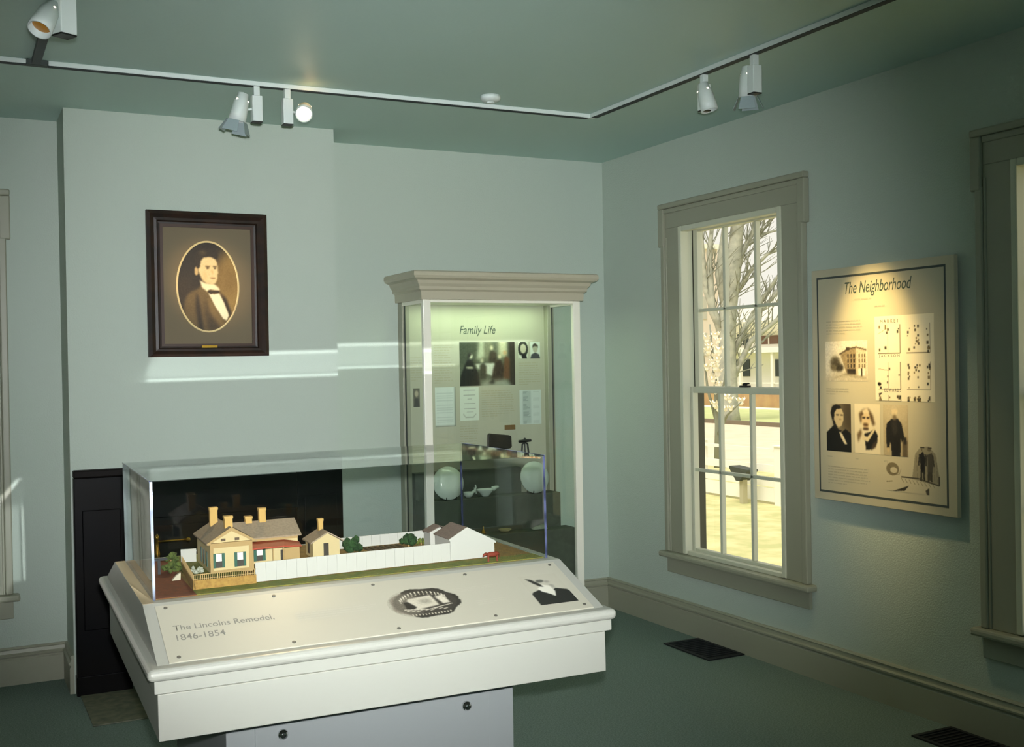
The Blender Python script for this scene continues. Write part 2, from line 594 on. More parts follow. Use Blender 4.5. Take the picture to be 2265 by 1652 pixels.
# ------------------------------------------------------------------ windows
def window(name, c, axis):
    """t runs along the wall, d outward; built about the opening centre"""
    root = struct_empty(name, (0, c, 0.42) if axis == 'x' else (c, 0, 0.42))
    def T(b):
        if axis == 'x':
            b.v = [(d, c + t, z) for (t, d, z) in b.v]
        else:
            b.v = [(c - t, d, z) for (t, d, z) in b.v]
        return b
    zt, zb = 2.250, 0.441
    ho, hc = 0.426, 0.586      # half opening / half casing
    he = 0.606                 # half width over the ears
    def part(nm, b, m_, bev=0.003, parent=root):
        return T(b).build(nm, m_, parent, bevel=bev)
    for s in (-1, 1):
        a, b2 = sorted((s * ho, s * (hc - .03)))
        part('side_casing', MB().box(a, b2, -.02, 0, zb, zt), TRIM)
        # stepped backband moulding with an ear at the head
        a, b2 = sorted((s * (hc - .034), s * hc))
        part('backband', MB().box(a, b2, -.034, 0, zb, 2.165), TRIM, .006)
        a, b2 = sorted((s * (hc - .046), s * (hc - .034)))
        part('bead', MB().box(a, b2, -.026, 0, zb, 2.2), TRIM, .004)
        a, b2 = sorted((s * (hc - .03), s * he))
        part('ear', MB().box(a, b2, -.036, 0, 2.150, 2.361), TRIM, .006)
        a, b2 = sorted((s * (ho - .028), s * ho))
        part('stop', MB().box(a, b2, -.026, .024, zb + .004, zt), TRIM_L, .004)
        a, b2 = sorted((s * (ho - .006), s * (ho + .004)))
        part('jamb', MB().box(a, b2, .024, .066, zb, zt), TRIM_L, 0)
        part('sash_track', MB().box(a, b2, .066, .122, zb, zt), OLIVE, 0)
        part('blind_stop', MB().box(a - (0 if s > 0 else .02), b2 + (.02 if s > 0 else 0), .122, .132, zb, zt), OLIVE, 0)
        part('outer_casing', MB().box(min(s * (ho + .05), s * (hc - .03)), max(s * (ho + .05), s * (hc - .03)), .1305, .155, zb - .1, zt + .12), OLIVE, 0)
    part('head_casing', MB().box(-(hc - .0301), hc - .0301, -.02, 0, zt, 2.361), TRIM)
    part('head_band', MB().box(-he, he, -.038, 0, 2.361, 2.391), TRIM, .007)
    part('head_bead', MB().box(-(hc - .03), hc - .03, -.027, 0, 2.335, 2.361), TRIM, .005)
    part('head_stop', MB().box(-ho + .0285, ho - .0285, -.026, .024, zt - .03, zt), TRIM_L, .004)
    part('head_jamb', MB().box(-ho + .007, ho - .007, .0245, .13, zt - .008, zt + .006), TRIM_L, 0)
    part('stool', MB().box(-.616, .616, -.062, .03, .409, .4405), TRIM, .010)
    part('sill_riser', MB().box(-ho + .028, ho - .028, -.015, .02, .4405, .462), TRIM_L, .003)
    part('apron', MB().box(-.586, .586, -.02, 0, .322, .409), TRIM, .003)
    part('outer_sill', MB().box(-.46, .46, .03, .2, .385, .438), TRIM_L, .004)
    # sashes
    def sash(nm, d0, d1, z0, z1, bot, top, gz):
        f = MB()
        st = .038
        hs = ho - .008
        a0, a1 = -hs, hs
        f.box(a0, a0 + st, d0, d1, z0, z1).box(a1 - st, a1, d0, d1, z0, z1)
        f.box(a0 + st, a1 - st, d0, d1, z0, z0 + bot).box(a0 + st, a1 - st, d0, d1, z1 - top, z1)
        o = part(nm, f, TRIM_L, .003)
        i0, i1 = a0 + st, a1 - st
        cuts = [i0, 0.022 - .130, 0.022 + .130, i1]
        zc = [z0 + bot, gz, z1 - top]
        dm = (d0 + d1) / 2
        for t in cuts[1:3]:
            part('muntin', MB().box(t - .0105, t + .0105, d0 + .006, d1 - .004, zc[0], zc[2]), TRIM_L, .003, o)
        part('muntin', MB().box(i0, i1, d0 + .006, d1 - .004, gz - .0085, gz + .0085), TRIM_L, .003, o)
        for i in range(3):
            for j in range(2):
                g = MB()
                g.add([(cuts[i], dm, zc[j]), (cuts[i + 1], dm, zc[j]), (cuts[i + 1], dm, zc[j + 1]), (cuts[i], dm, zc[j + 1])], [(0, 1, 2, 3)])
                part('pane', g, GLASS, 0, o)
        return o
    lo = sash('lower_sash', .026, .062, .445, 1.366, .032, .034, .909)
    hi = sash('upper_sash', .070, .106, 1.336, zt - .004, .032, .026, 1.785)
    lt = MB().box(-.075, -.025, .026, .064, 1.366, 1.376).lathe([(.012, 0), (.014, .008), (.006, .014)], 12, Matrix.Translation((-.05, .045, 1.376)))
    lt.box(-.083, -.05, .036, .05, 1.382, 1.390)
    part('sash_lock', lt, BLACK, .002, lo)
    return root


window('window_1', WC1, 'x')
window('window_2', WC2, 'x')
window('window_3', XW3, 'y')

# ------------------------------------------------------------------ fireplace and hearth
fp = thing('fireplace_surround', 'black slate fireplace surround filling the chimney breast under the portrait', 'fireplace', (-2.477, -.34, 0))
x0, x1, yb, zt = XC0 + .008, XC1 - .002, YC - .0012, 1.047
yf = yb - .05
for a, b_ in ((x0, x0 + .24), (x1 - .24, x1)):
    MB().box(a, b_, yf, yb, 0, zt - .035).build('pilaster', BLACKM, fp, bevel=.004)
    MB().box(a + .035, b_ - .035, yf - .008, yf, .30, .86).build('pilaster_panel', BLACKM, fp, bevel=.005)
    MB().box(a - .004, b_ + .004, yf - .014, yb, 0, .09).build('pilaster_base', BLACKM, fp, bevel=.004)
MB().box(x0 + .24, x1 - .24, yf, yb, .80, zt - .035).build('frieze', BLACKM, fp, bevel=.004)
MB().box(x0 + .24, x1 - .24, yb - .022, yb, 0.02, .80).build('fireboard', mat('fireboard_black', (4, 4, 6), .35, spec=.15), fp, bevel=.003)
b = MB().box(x0 + .30, x0 + .312, yb - .028, yb - .022, .06, .76).box(x1 - .312, x1 - .30, yb - .028, yb - .022, .06, .76)
b.box(x0 + .312, x1 - .312, yb - .028, yb - .022, .748, .76)
b.build('fireboard_moulding', BLACKSLATE2, fp)
MB().box(x0, x1, yf - .006, yb, zt - .035, zt).build('mantel_ledge', BLACKSLATE2, fp, bevel=.006)
hs = MB().box(-3.112, -1.83, -.888, YC - .068, 0, .006).build('hearth_slab', HEARTH, bevel=.002)
tag(hs, 'mottled green grey stone hearth slab set in the carpet before the fireplace', 'hearth')
fs_ = thing('fire_tool_stand', 'brass fire tool stand with ball ended arm before the black fireplace', 'fire tools', (-2.79, -.60, .006))
MB().lathe([(.075, .0065), (.075, .014), (.05, .022), (.014, .03)], 24, Matrix.Translation((-2.79, -.60, 0))).build('base', BRASS, fs_, smooth=True)
MB().lathe([(.008, .03), (.008, .63), (.013, .645), (.015, .665), (.009, .69), (.007, .73), (.012, .742), (.002, .756)], 14, Matrix.Translation((-2.79, -.60, 0))).build('pole', BRASS, fs_, smooth=True)
MB().tube([(-2.785, -.60, .7205), (-2.655, -.60, .7195)], .005, 10).build('arm', BRASS, fs_, smooth=True)
MB().ball((-2.650, -.60, .7195), .012).build('arm_knob', BRASS, fs_, smooth=True)

# ------------------------------------------------------------------ portrait
PF = plane_frame((0, YC - .001, 0), (1, 0, 0), (0, 0, 1))
pt = thing('framed_portrait', 'dark wood framed oval portrait of a man on the chimney breast', 'framed picture', (-2.41, YC, 1.945))
fx0, fx1, fz0, fz1 = -2.771, -2.189, 1.571, 2.279       # outer frame
ix0, ix1, iz0, iz1 = -2.694, -2.268, 1.634, 2.202       # sight
def fr_rail(nm, a, b_, c_, d_, profile):
    pass
# four mitred members, each a stepped profile
def member(p0, p1, q0, q1, nm):
    """outer edge p0-p1, inner edge q0-q1 (x,z)"""
    st = [(0, .0), (0, -.028), (.22, -.036), (.45, -.024), (.62, -.026), (.70, -.018), (1.0, -.014), (1.0, 0)]
    b = MB()
    vs = []
    for t, d in st:
        vs.append((p0[0] + (q0[0] - p0[0]) * t, YC + d, p0[1] + (q0[1] - p0[1]) * t))
    for t, d in st:
        vs.append((p1[0] + (q1[0] - p1[0]) * t, YC + d, p1[1] + (q1[1] - p1[1]) * t))
    n = len(st)
    fs = [(i, i + 1, i + 1 + n, i + n) for i in range(n - 1)] + [tuple(range(n)), tuple(range(2 * n - 1, n - 1, -1)), (n - 1, 0, n, 2 * n - 1)]
    b.add(vs, fs)
    return b.build(nm, WALNUT, pt)
O_ = [(fx0, fz0), (fx1, fz0), (fx1, fz1), (fx0, fz1)]
I_ = [(ix0, iz0), (ix1, iz0), (ix1, iz1), (ix0, iz1)]
for k in range(4):
    member(O_[k], O_[(k + 1) % 4], I_[k], I_[(k + 1) % 4], 'frame_rail')
li = MB()
for a in ((ix0, ix1, iz0 - .014, iz0), (ix0, ix1, iz1, iz1 + .014), (ix0 - .014, ix0, iz0 - .014, iz1 + .014), (ix1, ix1 + .014, iz0 - .014, iz1 + .014)):
    li.box(a[0], a[1], YC - .0165, YC - .012, a[2], a[3])
li.build('inner_liner', WALNUT2, pt, kind='stuff')
mb_ = MB().box(ix0 - .004, ix1 + .004, YC - .010, YC - .002, iz0 - .004, iz1 + .004).build('mat_board', MATB, pt)
ocx, ocz, orx, orz = -2.4815, 1.9145, .1535, .2255
ring = MB()
N = 64
vs = []
for rr, yy in ((1.0, -.0105), (1.0, -.0135), (.945, -.0135), (.93, -.0105)):
    for k in range(N):
        a = 2 * math.pi * k / N
        ex = .010 * (1 - rr) / .07
        vs.append((ocx + (orx - ex) * math.cos(a), YC + yy, ocz + (orz - ex) * math.sin(a)))
fs = [(j * N + k, j * N + (k + 1) % N, (j + 1) * N + (k + 1) % N, (j + 1) * N + k) for j in range(3) for k in range(N)]
ring.add(vs, fs).build('oval_rim', GILT, pt, smooth=True)
# the printed likeness: a dark haired man in coat and bow tie, three-quarter view
p = Pic(120, 176, (34, 28, 20))
p.ell(.95, .55, .36, .5, (150, 122, 66), .10)
p.ell(.82, .42, .18, .2, (128, 102, 54), .08)
p.ell(.12, .62, .2, .25, (58, 44, 26), .1, .7)
p.poly([(.10, 1.0), (.10, .70), (.14, .61), (.20, .57), (.34, .52), (.40, .46), (.52, .53), (.70, .56), (.80, .66), (.88, .80), (.86, 1.0)], (104, 84, 48), .02)
p.poly([(.30, .56), (.34, .62), (.38, .78), (.42, 1.0), (.34, 1.0), (.29, .75)], (48, 38, 24), .02)
p.poly([(.50, .60), (.56, .68), (.78, .93), (.70, .97), (.50, .80)], (124, 100, 58), .02)
p.poly([(.44, .62), (.52, .80), (.70, .97), (.50, 1.0), (.44, .8)], (70, 56, 34), .03)
p.poly([(.70, .57), (.80, .64), (.88, .80), (.84, .84), (.78, .72)], (40, 32, 22), .02)
p.poly([(.50, .57), (.60, .585), (.68, .57), (.76, .68), (.84, .82), (.80, .88), (.74, .86), (.62, .73)], (250, 238, 200), .008)
p.poly([(.36, .43), (.46, .46), (.60, .47), (.66, .50), (.70, .535), (.66, .545), (.54, .53), (.48, .555), (.40, .51)], (246, 232, 190), .01)
p.poly([(.345, .205), (.40, .165), (.55, .155), (.63, .185), (.66, .24), (.668, .31), (.672, .345), (.655, .37), (.655, .415), (.625, .462), (.56, .478), (.47, .462), (.41, .43), (.375, .38), (.345, .33)], (226, 200, 146), .010)
p.ell(.312, .325, .032, .05, (200, 170, 116), .008)
p.poly([(.335, .30), (.30, .27), (.285, .19), (.32, .115), (.42, .075), (.52, .07), (.62, .095), (.67, .145), (.665, .19), (.62, .185), (.54, .162), (.43, .175), (.385, .215), (.37, .285)], (40, 32, 22), .01)
p.ell(.42, .12, .06, .025, (92, 76, 48), .02, .6)
for cx, w_ in ((.498, .045), (.618, .036)):
    p.ell(cx, .272, w_, .007, (86, 62, 34), .008)
    p.ell(cx, .290, w_ * .62, .009, (60, 44, 26), .008)
p.poly([(.565, .29), (.60, .345), (.575, .36), (.555, .345)], (206, 172, 112), .012, .8)
p.ell(.585, .402, .05, .006, (140, 96, 56), .008)
p.ell(.45, .38, .03, .07, (214, 182, 122), .03, .7)
p.poly([(.385, .40), (.43, .445), (.50, .475), (.42, .45)], (170, 136, 84), .015, .8)
p.poly([(.505, .535), (.56, .55), (.66, .542), (.70, .56), (.66, .575), (.60, .568), (.54, .585), (.50, .565)], (52, 40, 24), .008)
p.grain(6, 3, .7)
p.mesh('portrait_print', PF, ocx - orx + .008, ocx + orx - .008, ocz - orz + .008, ocz + orz - .008, pt, lift=.0108, oval=True)
MB().box(-2.519, -2.4425, YC - .0192, YC - .0145, 1.6105, 1.6265).build('name_plate', BRASS, pt, bevel=.001)

# ------------------------------------------------------------------ ceiling lights
trk = thing('lighting_track', 'white ceiling lighting track turning along the back and right walls', 'light track', (-.751, -1.132, H))
b = MB()
tw, th_ = .017, .02
MB().box(-3.255, -.751 + tw, -1.132 - tw, -1.132 + tw, H - th_, H).build('back_rail', TRACKW, trk, bevel=.003)
MB().box(-6.2, -3.335, -1.132 - tw, -1.132 + tw, H - th_, H).build('left_rail', TRACKW, trk, bevel=.003)
MB().box(-.751 - tw, -.751 + tw, -7.3, -1.132 - tw - .002, H - th_, H).build('right_rail', TRACKW, trk, bevel=.003)
SLOT = mat('dark_track_slot', (26, 38, 42), .6)
MB().box(-3.255, -.775, -1.132 - tw * .85, -1.132 + tw * .95, H - th_ - .0015, H - th_ + .001).build('slot', SLOT, trk)
MB().box(-6.2, -3.335, -1.132 - tw * .85, -1.132 + tw * .95, H - th_ - .0015, H - th_ + .001).build('slot', SLOT, trk)
MB().box(-.751 - tw * .85, -.751 + tw * .95, -7.3, -1.16, H - th_ - .0015, H - th_ + .001).build('slot', SLOT, trk)
MB().box(-3.335, -3.255, -1.132 - tw - .002, -1.132 + tw + .002, H - th_ - .002, H).build('tee_connector', mat('dark_grey_connector', (52, 62, 58), .5), trk, bevel=.003)
cnd = MB().box(-3.317, -3.283, -2.75, -1.152, H - .022, H).build('track_spur', mat('shadow_grey_track', (40, 50, 54), .5), bevel=.003)  # shade along the spur is put into its dark grey
tag(cnd, 'ceiling track spur coloured dark for the shade on it, running forward from the white track', 'light track')


def track_light(label, sx, sy, lamp_off, aim, lens=LENS, scale=1.0, doors=False, lamp_scale=None, turn=0.0):
    """sx, sy: where the stem meets the track; lamp_off: lamp centre from the stem; aim: direction of the beam"""
    t = thing('track_light', label, 'spotlight', (sx, sy, H - .02), 'track spotlights')
    s = scale
    MB().box(sx - .013, sx + .013, sy - .013, sy + .013, H - .075, H - .018).build('stem', TRACKW, t, bevel=.002)
    TM = Matrix.Translation((sx, sy, 0)) @ Matrix.Rotation(turn, 4, 'Z')
    MB().box(-.022 * s, .022 * s, -.02 * s, .02 * s, H - .172 * s, H - .062).xf(TM).build('transformer_box', TRACKW, t, bevel=.003)
    MB().box(-.021 * s, .021 * s, -.019 * s, .019 * s, H - .176 * s, H - .172 * s).xf(TM).build('box_cap', BLACK, t)
    s = lamp_scale or scale
    c = Vector((sx + lamp_off[0], sy + lamp_off[1], H + lamp_off[2]))
    d = Vector(aim).normalized()
    M = Matrix.Translation(c) @ d.to_track_quat('Z', 'Y').to_matrix().to_4x4()
    MB().tube([(sx, sy, H - .11), (sx + lamp_off[0] * .5, sy + lamp_off[1] * .5, H + lamp_off[2] * .9 - .02), tuple(c - d * .015)], .006, 8).build('swivel_arm', TRACKW, t)
    L = .062 * s
    hd = MB().lathe([(.004, -L), (.022 * s, -L + .004), (.027 * s, -L * .45), (.031 * s, -L * .40), (.036 * s, L * .5), (.037 * s, L), (.033 * s, L), (.031 * s, L * .55), (.004, L * .5)], 20, M, cap=False)
    hd.build('lamp_housing', TRACKW, t, smooth=True)
    MB().lathe([(.0305 * s, L * .62), (.02 * s, L * .70), (.001, L * .72)], 20, M, cap=False).build('lens', lens, t, smooth=True)
    for k in range(3):
        a = math.pi * 2 * k / 3 + .4
        q = M @ Vector((.0275 * s * math.cos(a), .0275 * s * math.sin(a), -L * .43))
        MB().ball(q, .0055 * s, sub=1).build('vent_slot', GLOW, t)
    if doors:
        for k in range(4):
            a = math.pi / 2 * k
            w0, w1, l0, l1 = .024 * s, .034 * s, L, L + .05 * s
            r0, r1 = .036 * s, .058 * s
            e = .002
            pts = []
            for off in (0, e):
                pts += [(r0 + off, -w0, l0), (r0 + off, w0, l0), (r1 + off, w1, l1), (r1 + off, -w1, l1)]
            Rz = Matrix.Rotation(a, 4, 'Z')
            MB().add([M @ (Rz @ Vector(q)) for q in pts], [(0, 1, 2, 3), (4, 7, 6, 5), (0, 4, 5, 1), (1, 5, 6, 2), (2, 6, 7, 3), (3, 7, 4, 0)]).build('barn_door', GREYM, t)
    return t, c, d


# back rail, left lamp of the pair: points down to the portrait's side, with a square baffle
track_light('white track spotlight tipped steeply down with square baffle, left of back pair', -2.4255, -1.132, (-.072, -.01, -.115), (-.22, .14, -1), doors=True, lens=LENS2)
t2, c2, d2 = track_light('white track spotlight with brightly glowing lens, right of back pair', -2.291, -1.132, (.068, -.03, -.112), (-.35, -1, -.55))
tA, cA, dA = track_light('white track spotlight nearer the room corner on the right hand rail', -.744, -2.052, (.0, -.012, -.115), (.18, -.16, -1), lens=LENS2, doors=False)
tB, cB, dB = track_light('white track spotlight with grey barn door flaps on the right hand rail', -.744, -2.384, (.01, .055, -.11), (.1, .10, -1), lens=LENS2, doors=True)
tN, cN, dN = track_light('large white spotlight with amber lit rim nearest the camera, top left', -3.300, -2.30, (-.052, -.03, -.175), (-.38, -.42, -.82), lens=LENS2, scale=1.25, lamp_scale=.95, turn=.5)

WARM = (1.0, 0.70, 0.36)
# beams of those lamps
light('beam_portrait', 'SPOT', cN + dN * .12 + Vector((.1, .1, .02)), 150, (1.0, .70, .36), target=(-2.47, YC, 1.93), spot_size=math.radians(13), spot_blend=1.0, shadow_soft_size=.02)
light('beam_table', 'SPOT', c2 + d2 * .075, 84, (1.0, .74, .40), target=(-2.95, -3.0, .95), spot_size=math.radians(44), spot_blend=1.0, shadow_soft_size=.03)
light('beam_poster', 'SPOT', (-.62, -2.27, 2.50), 150, (1.0, .72, .28), target=(-.04, -2.29, 1.50), spot_size=math.radians(33), spot_blend=1.0, shadow_soft_size=.02)
light('beam_poster_wide', 'SPOT', (-.68, -2.33, 2.5), 30, (1.0, .78, .42), target=(-.04, -2.30, .95), spot_size=math.radians(58), spot_blend=1.0, shadow_soft_size=.02)
light('glow_at_lens', 'POINT', c2 + Vector((.02, -.03, .06)), .10, (1.0, .6, .25), shadow_soft_size=.03)

sd = thing('smoke_detector', 'small round white smoke detector on the ceiling', 'smoke detector', (-1.384, -1.294, H))
MB().lathe([(.046, 0), (.047, -.012), (.042, -.022), (.03, -.028), (.001, -.029)], 28, Matrix.Translation((-1.384, -1.294, H))).build('cover', TRACKW, sd, smooth=True)
MB().lathe([(.018, -.0275), (.018, -.034), (.001, -.034)], 20, Matrix.Translation((-1.384, -1.294, H))).build('sensor', TRACKW, sd)

# ------------------------------------------------------------------ floor vents
def floor_vent(label, xa, xb, ya, yb_):
    t = thing('floor_vent', label, 'floor vent', ((xa + xb) / 2, (ya + yb_) / 2, 0), 'floor vents by the right wall')
    DV = mat('dark_vent_metal', (17, 22, 26), .55)
    f = MB()
    f.box(xa, xb, ya, ya + .018, .0005, .007).box(xa, xb, yb_ - .018, yb_, .0005, .007)
    f.box(xa, xa + .018, ya + .018, yb_ - .018, .0005, .007).box(xb - .018, xb, ya + .018, yb_ - .018, .0005, .007)
    f.build('rim', DV, t)
    MB().box(xa + .018, xb - .018, ya + .018, yb_ - .018, .0003, .001).build('well', mat('vent_well', (5, 7, 9), .8), t)
    n = 12
    for k in range(n):
        y = ya + .03 + (yb_ - ya - .06) * k / (n - 1)
        MB().box(xa + .018, xb - .018, y - .004, y + .004, .001, .0055).build('slat', DV, t)
    return t


floor_vent('black metal floor vent under the bright window by the baseboard', -.252, -.026, -1.352, -.955)
floor_vent('black metal floor vent at the bottom right edge of the photo', -.245, -.026, -3.02, -2.67)

# ------------------------------------------------------------------ information panel on the right wall
X_P = -.040
PM = plane_frame((X_P, 0, 0), (0, -1, 0), (0, 0, 1))       # local a = -y, b = z
ip = thing('information_panel', 'tan wall panel headed The Neighborhood with map and old photographs', 'information panel', (-.02, -2.32, .862))
MB().box(-.04, -.018, -2.732, -1.906, .860, 1.914).build('board', POSTER, ip, bevel=.002)
MB().box(-.018, -.0013, -2.66, -1.98, .94, 1.83).build('wall_spacer', POSTER, ip)
b = MB()
a0, a1, b0, b1, w_ = 1.940, 2.690, .895, 1.879, .0095
for q in ((a0, a1, b1 - w_, b1), (a0, a1, b0, b0 + w_), (a0, a0 + w_, b0 + w_, b1 - w_), (a1 - w_, a1, b0 + w_, b1 - w_)):
    b.add([PM @ Vector((x, y, .0006)) for x, y in ((q[0], q[2]), (q[1], q[2]), (q[1], q[3]), (q[0], q[3]))], [(0, 1, 2, 3)])
b.build('border_line', BORDER, ip, kind='stuff')
lettering('title_lettering', 'The Neighborhood', PM, 2.122, 2.512, 1.778, 1.846, INK, ip, shear=.28, bold=.004)
text_rows('subtitle_text', PM, 2.18, 2.39, 1.757, 1.775, 1, INKT, ip, 3, ragged=0)
text_rows('subtitle_text', PM, 2.30, 2.42, 1.722, 1.738, 1, INKT, ip, 4, ragged=0)
text_rows('body_text', PM, 2.000, 2.235, 1.612, 1.680, 5, INKT, ip, 5)
text_rows('caption_text', PM, 1.994, 2.155, 1.340, 1.376, 3, INKT, ip, 6)
text_rows('body_text', PM, 1.998, 2.262, .935, 1.022, 7, INKT, ip, 7)
for k, (xa, xb) in enumerate(((1.995, 2.06), (2.172, 2.21), (2.343, 2.39))):
    text_rows('caption_text', PM, xa, xb, 1.052, 1.070, 1, INKT, ip, 8 + k, ragged=0)
# street photograph: a tall corner building and trees
p = Pic(96, 66, (226, 218, 196))
p.ell(.5, 1.02, .6, .24, (196, 186, 160), .05)
p.poly([(.36, .34), (.55, .20), (.74, .17), (.74, .85), (.56, .82), (.5, .78)], (150, 132, 98), .01)
p.poly([(.74, .17), (.97, .24), (.97, .88), (.74, .85)], (206, 192, 160), .01)
p.line([(.34, .34), (.55, .21), (.74, .17), (.97, .24)], .03, (70, 58, 40), .008)
p.rect(.50, .16, .58, .24, (60, 48, 34), .008)
for yy in (.34, .46, .58):
    for xx in (.53, .60, .67):
        p.rect(xx, yy, xx + .035, yy + .08, (60, 50, 36), .004)
    for xx in (.79, .86, .92):
        p.rect(xx, yy, xx + .03, yy + .08, (110, 94, 66), .004)
p.rect(.52, .70, .72, .84, (44, 36, 26), .01)
p.rect(.78, .70, .94, .86, (240, 232, 210), .008)
p.rect(.84, .68, .87, .88, (56, 44, 30), .006)
p.ell(.24, .55, .12, .16, (74, 66, 48), .03)
p.ell(.34, .66, .10, .10, (56, 50, 36), .02)
p.ell(.20, .66, .08, .08, (110, 100, 76), .02)
p.poly([(.1, .95), (.5, .80), (.96, .90), (.96, .94), (.5, .86)], (150, 138, 110), .02)
p.grain(16, 5, .8)
p.mesh('street_photograph', PM, 1.993, 2.254, 1.405, 1.585, ip)
# three portraits in a row
p = Pic(60, 80, (120, 108, 84))
p.ell(.05, .3, .3, .7, (206, 196, 168), .12)
p.ell(.9, .2, .25, .4, (70, 60, 44), .12)
p.poly([(0, .62), (.22, .50), (.34, .44), (.6, .60), (.78, .52), (1, .62), (1, 1), (0, 1)], (13, 13, 14), .012)
p.poly([(.30, .14), (.40, .08), (.62, .10), (.70, .2), (.70, .34), (.62, .46), (.5, .5), (.36, .42), (.28, .3)], (206, 186, 144), .012)
p.poly([(.24, .34), (.18, .2), (.24, .07), (.40, .02), (.58, .05), (.62, .10), (.42, .12), (.33, .2), (.32, .34)], (22, 20, 18), .012)
p.poly([(.24, .32), (.34, .36), (.44, .50), (.40, .54), (.28, .42)], (26, 22, 18), .014)
p.poly([(.50, .56), (.66, .64), (.84, .84), (.74, .84), (.6, .72)], (226, 212, 178), .012)
p.ell(.52, .565, .1, .02, (20, 18, 16), .01)
p.ell(.47, .235, .07, .014, (60, 48, 34), .012)
p.ell(.63, .24, .05, .014, (60, 48, 34), .012)
p.ell(.56, .33, .05, .012, (150, 126, 90), .012)
p.mesh('portrait_photograph', PM, 1.992, 2.148, 1.087, 1.302, ip)
p = Pic(60, 80, (226, 214, 182))
p.poly([(.18, .2), (.34, .12), (.55, .10), (.72, .22), (.80, .4), (.72, .44), (.62, .3), (.4, .3), (.24, .4)], (92, 72, 48), .03)
p.poly([(.3, .14), (.5, .08), (.58, .16), (.56, .26), (.4, .26)], (226, 208, 170), .02)
p.poly([(.28, .25), (.44, .18), (.60, .22), (.62, .36), (.52, .52), (.38, .50), (.28, .38)], (222, 196, 150), .02)
p.ell(.37, .28, .07, .02, (52, 38, 26), .012)
p.ell(.53, .28, .06, .02, (52, 38, 26), .012)
p.ell(.44, .42, .10, .035, (96, 70, 44), .02)
p.ell(.44, .50, .11, .03, (70, 50, 34), .02)
p.poly([(.38, .6), (.6, .56), (.78, .50), (.90, .62), (.86, .76), (.66, .9), (.44, .92)], (15, 14, 14), .015)
p.poly([(.28, .62), (.5, .66), (.78, .46), (.8, .52), (.52, .76), (.3, .72)], (222, 206, 166), .015)
p.poly([(.10, .62), (.26, .5), (.28, .6), (.14, .78)], (110, 90, 62), .03)
p.poly([(.7, .78), (.9, .7), (.8, .86), (.62, .92)], (60, 48, 36), .02)
p.mesh('portrait_photograph', PM, 2.171, 2.323, 1.087, 1.305, ip)
p = Pic(56, 82, (178, 164, 132))
p.ell(.5, .1, .5, .3, (196, 182, 150), .1)
p.poly([(.14, .38), (.34, .28), (.60, .27), (.74, .36), (.86, .66), (.74, .72), (.70, .64), (.70, .78), (.68, .999), (.34, .999), (.32, .78), (.28, .72), (.24, .84), (.14, .84), (.12, .6)], (22, 20, 20), .012)
p.ell(.47, .13, .115, .10, (222, 202, 160), .02)
p.poly([(.37, .11), (.4, .04), (.52, .02), (.58, .1), (.5, .07)], (196, 184, 156), .02)
p.ell(.47, .25, .08, .06, (120, 104, 78), .03)
p.poly([(.36, .33), (.52, .30), (.60, .5), (.46, .62), (.36, .5)], (44, 40, 36), .03)
p.ell(.2, .88, .05, .05, (198, 176, 134), .015)
p.rect(.76, .68, .96, 1.0, (96, 84, 64), .02)
p.rect(.82, .62, .92, .76, (40, 34, 30), .02)
p.grain(5, 2, .8)
p.mesh('portrait_photograph', PM, 2.341, 2.480, 1.087, 1.305, ip)
# the map sheet
p = Pic(150, 168, (236, 228, 200))
for (xa, ya, xb, yb2) in ((.06, .11, .44, .44), (.55, .11, .93, .44), (.06, .54, .44, .86), (.55, .54, .93, .86), (.06, .93, .44, 1.0), (.55, .93, .93, 1.0)):
    cc = (120, 112, 90)
    p.line([(xb, ya), (xb, yb2), (xa, yb2)], .008, cc, .003)
    p.line([((xa + xb) / 2 - .02, ya), ((xa + xb) / 2 - .02, yb2)], .006, (150, 140, 112), .003)
rn = random.Random(11)
for k in range(105):
    cx, cy = rn.choice([(.06, .44), (.55, .93), (.55, .93)])
    xx = rn.choice([cx + .03, cy - .03, (cx + cy) / 2, (cx + cy) / 2 - .05]) + rn.uniform(-.025, .025)
    yy = rn.choice([rn.uniform(.12, .43), rn.uniform(.55, .85), rn.uniform(.94, .99)])
    if xx < .45 and rn.random() < .45:
        continue
    s_ = rn.uniform(.006, .016)
    p.rect(xx - s_, yy - s_, xx + s_, yy + s_ * 1.2, rn.choice([(60, 58, 46), (84, 76, 56), (120, 104, 70)]), .004)
p.ell(.075, .80, .03, .022, (30, 24, 20), .004)
p.poly([(.06, .91), (.12, .90), (.07, .95)], (44, 34, 26), .004)
p.line([(.06, .21), (.22, .15)], .006, (170, 154, 116), .003)
p.line([(.06, .62), (.24, .64)], .006, (150, 130, 92), .003)
p.mesh('map_sheet', PM, 2.299, 2.627, 1.321, 1.685, ip)
INKM = mat('map_letter_ink', (96, 86, 64), .6)
lettering('map_lettering', 'M A R K E T', PM, 2.332, 2.438, 1.655, 1.670, INKM, ip, lift=.0016)
lettering('map_lettering', 'J A C K S O N', PM, 2.323, 2.440, 1.506, 1.520, INKM, ip, lift=.0016)
lettering('map_lettering', 'E D W A R D S', PM, 2.352, 2.445, 1.361, 1.375, mat('map_letter_ink_dark', (70, 60, 46), .6), ip, lift=.0016)
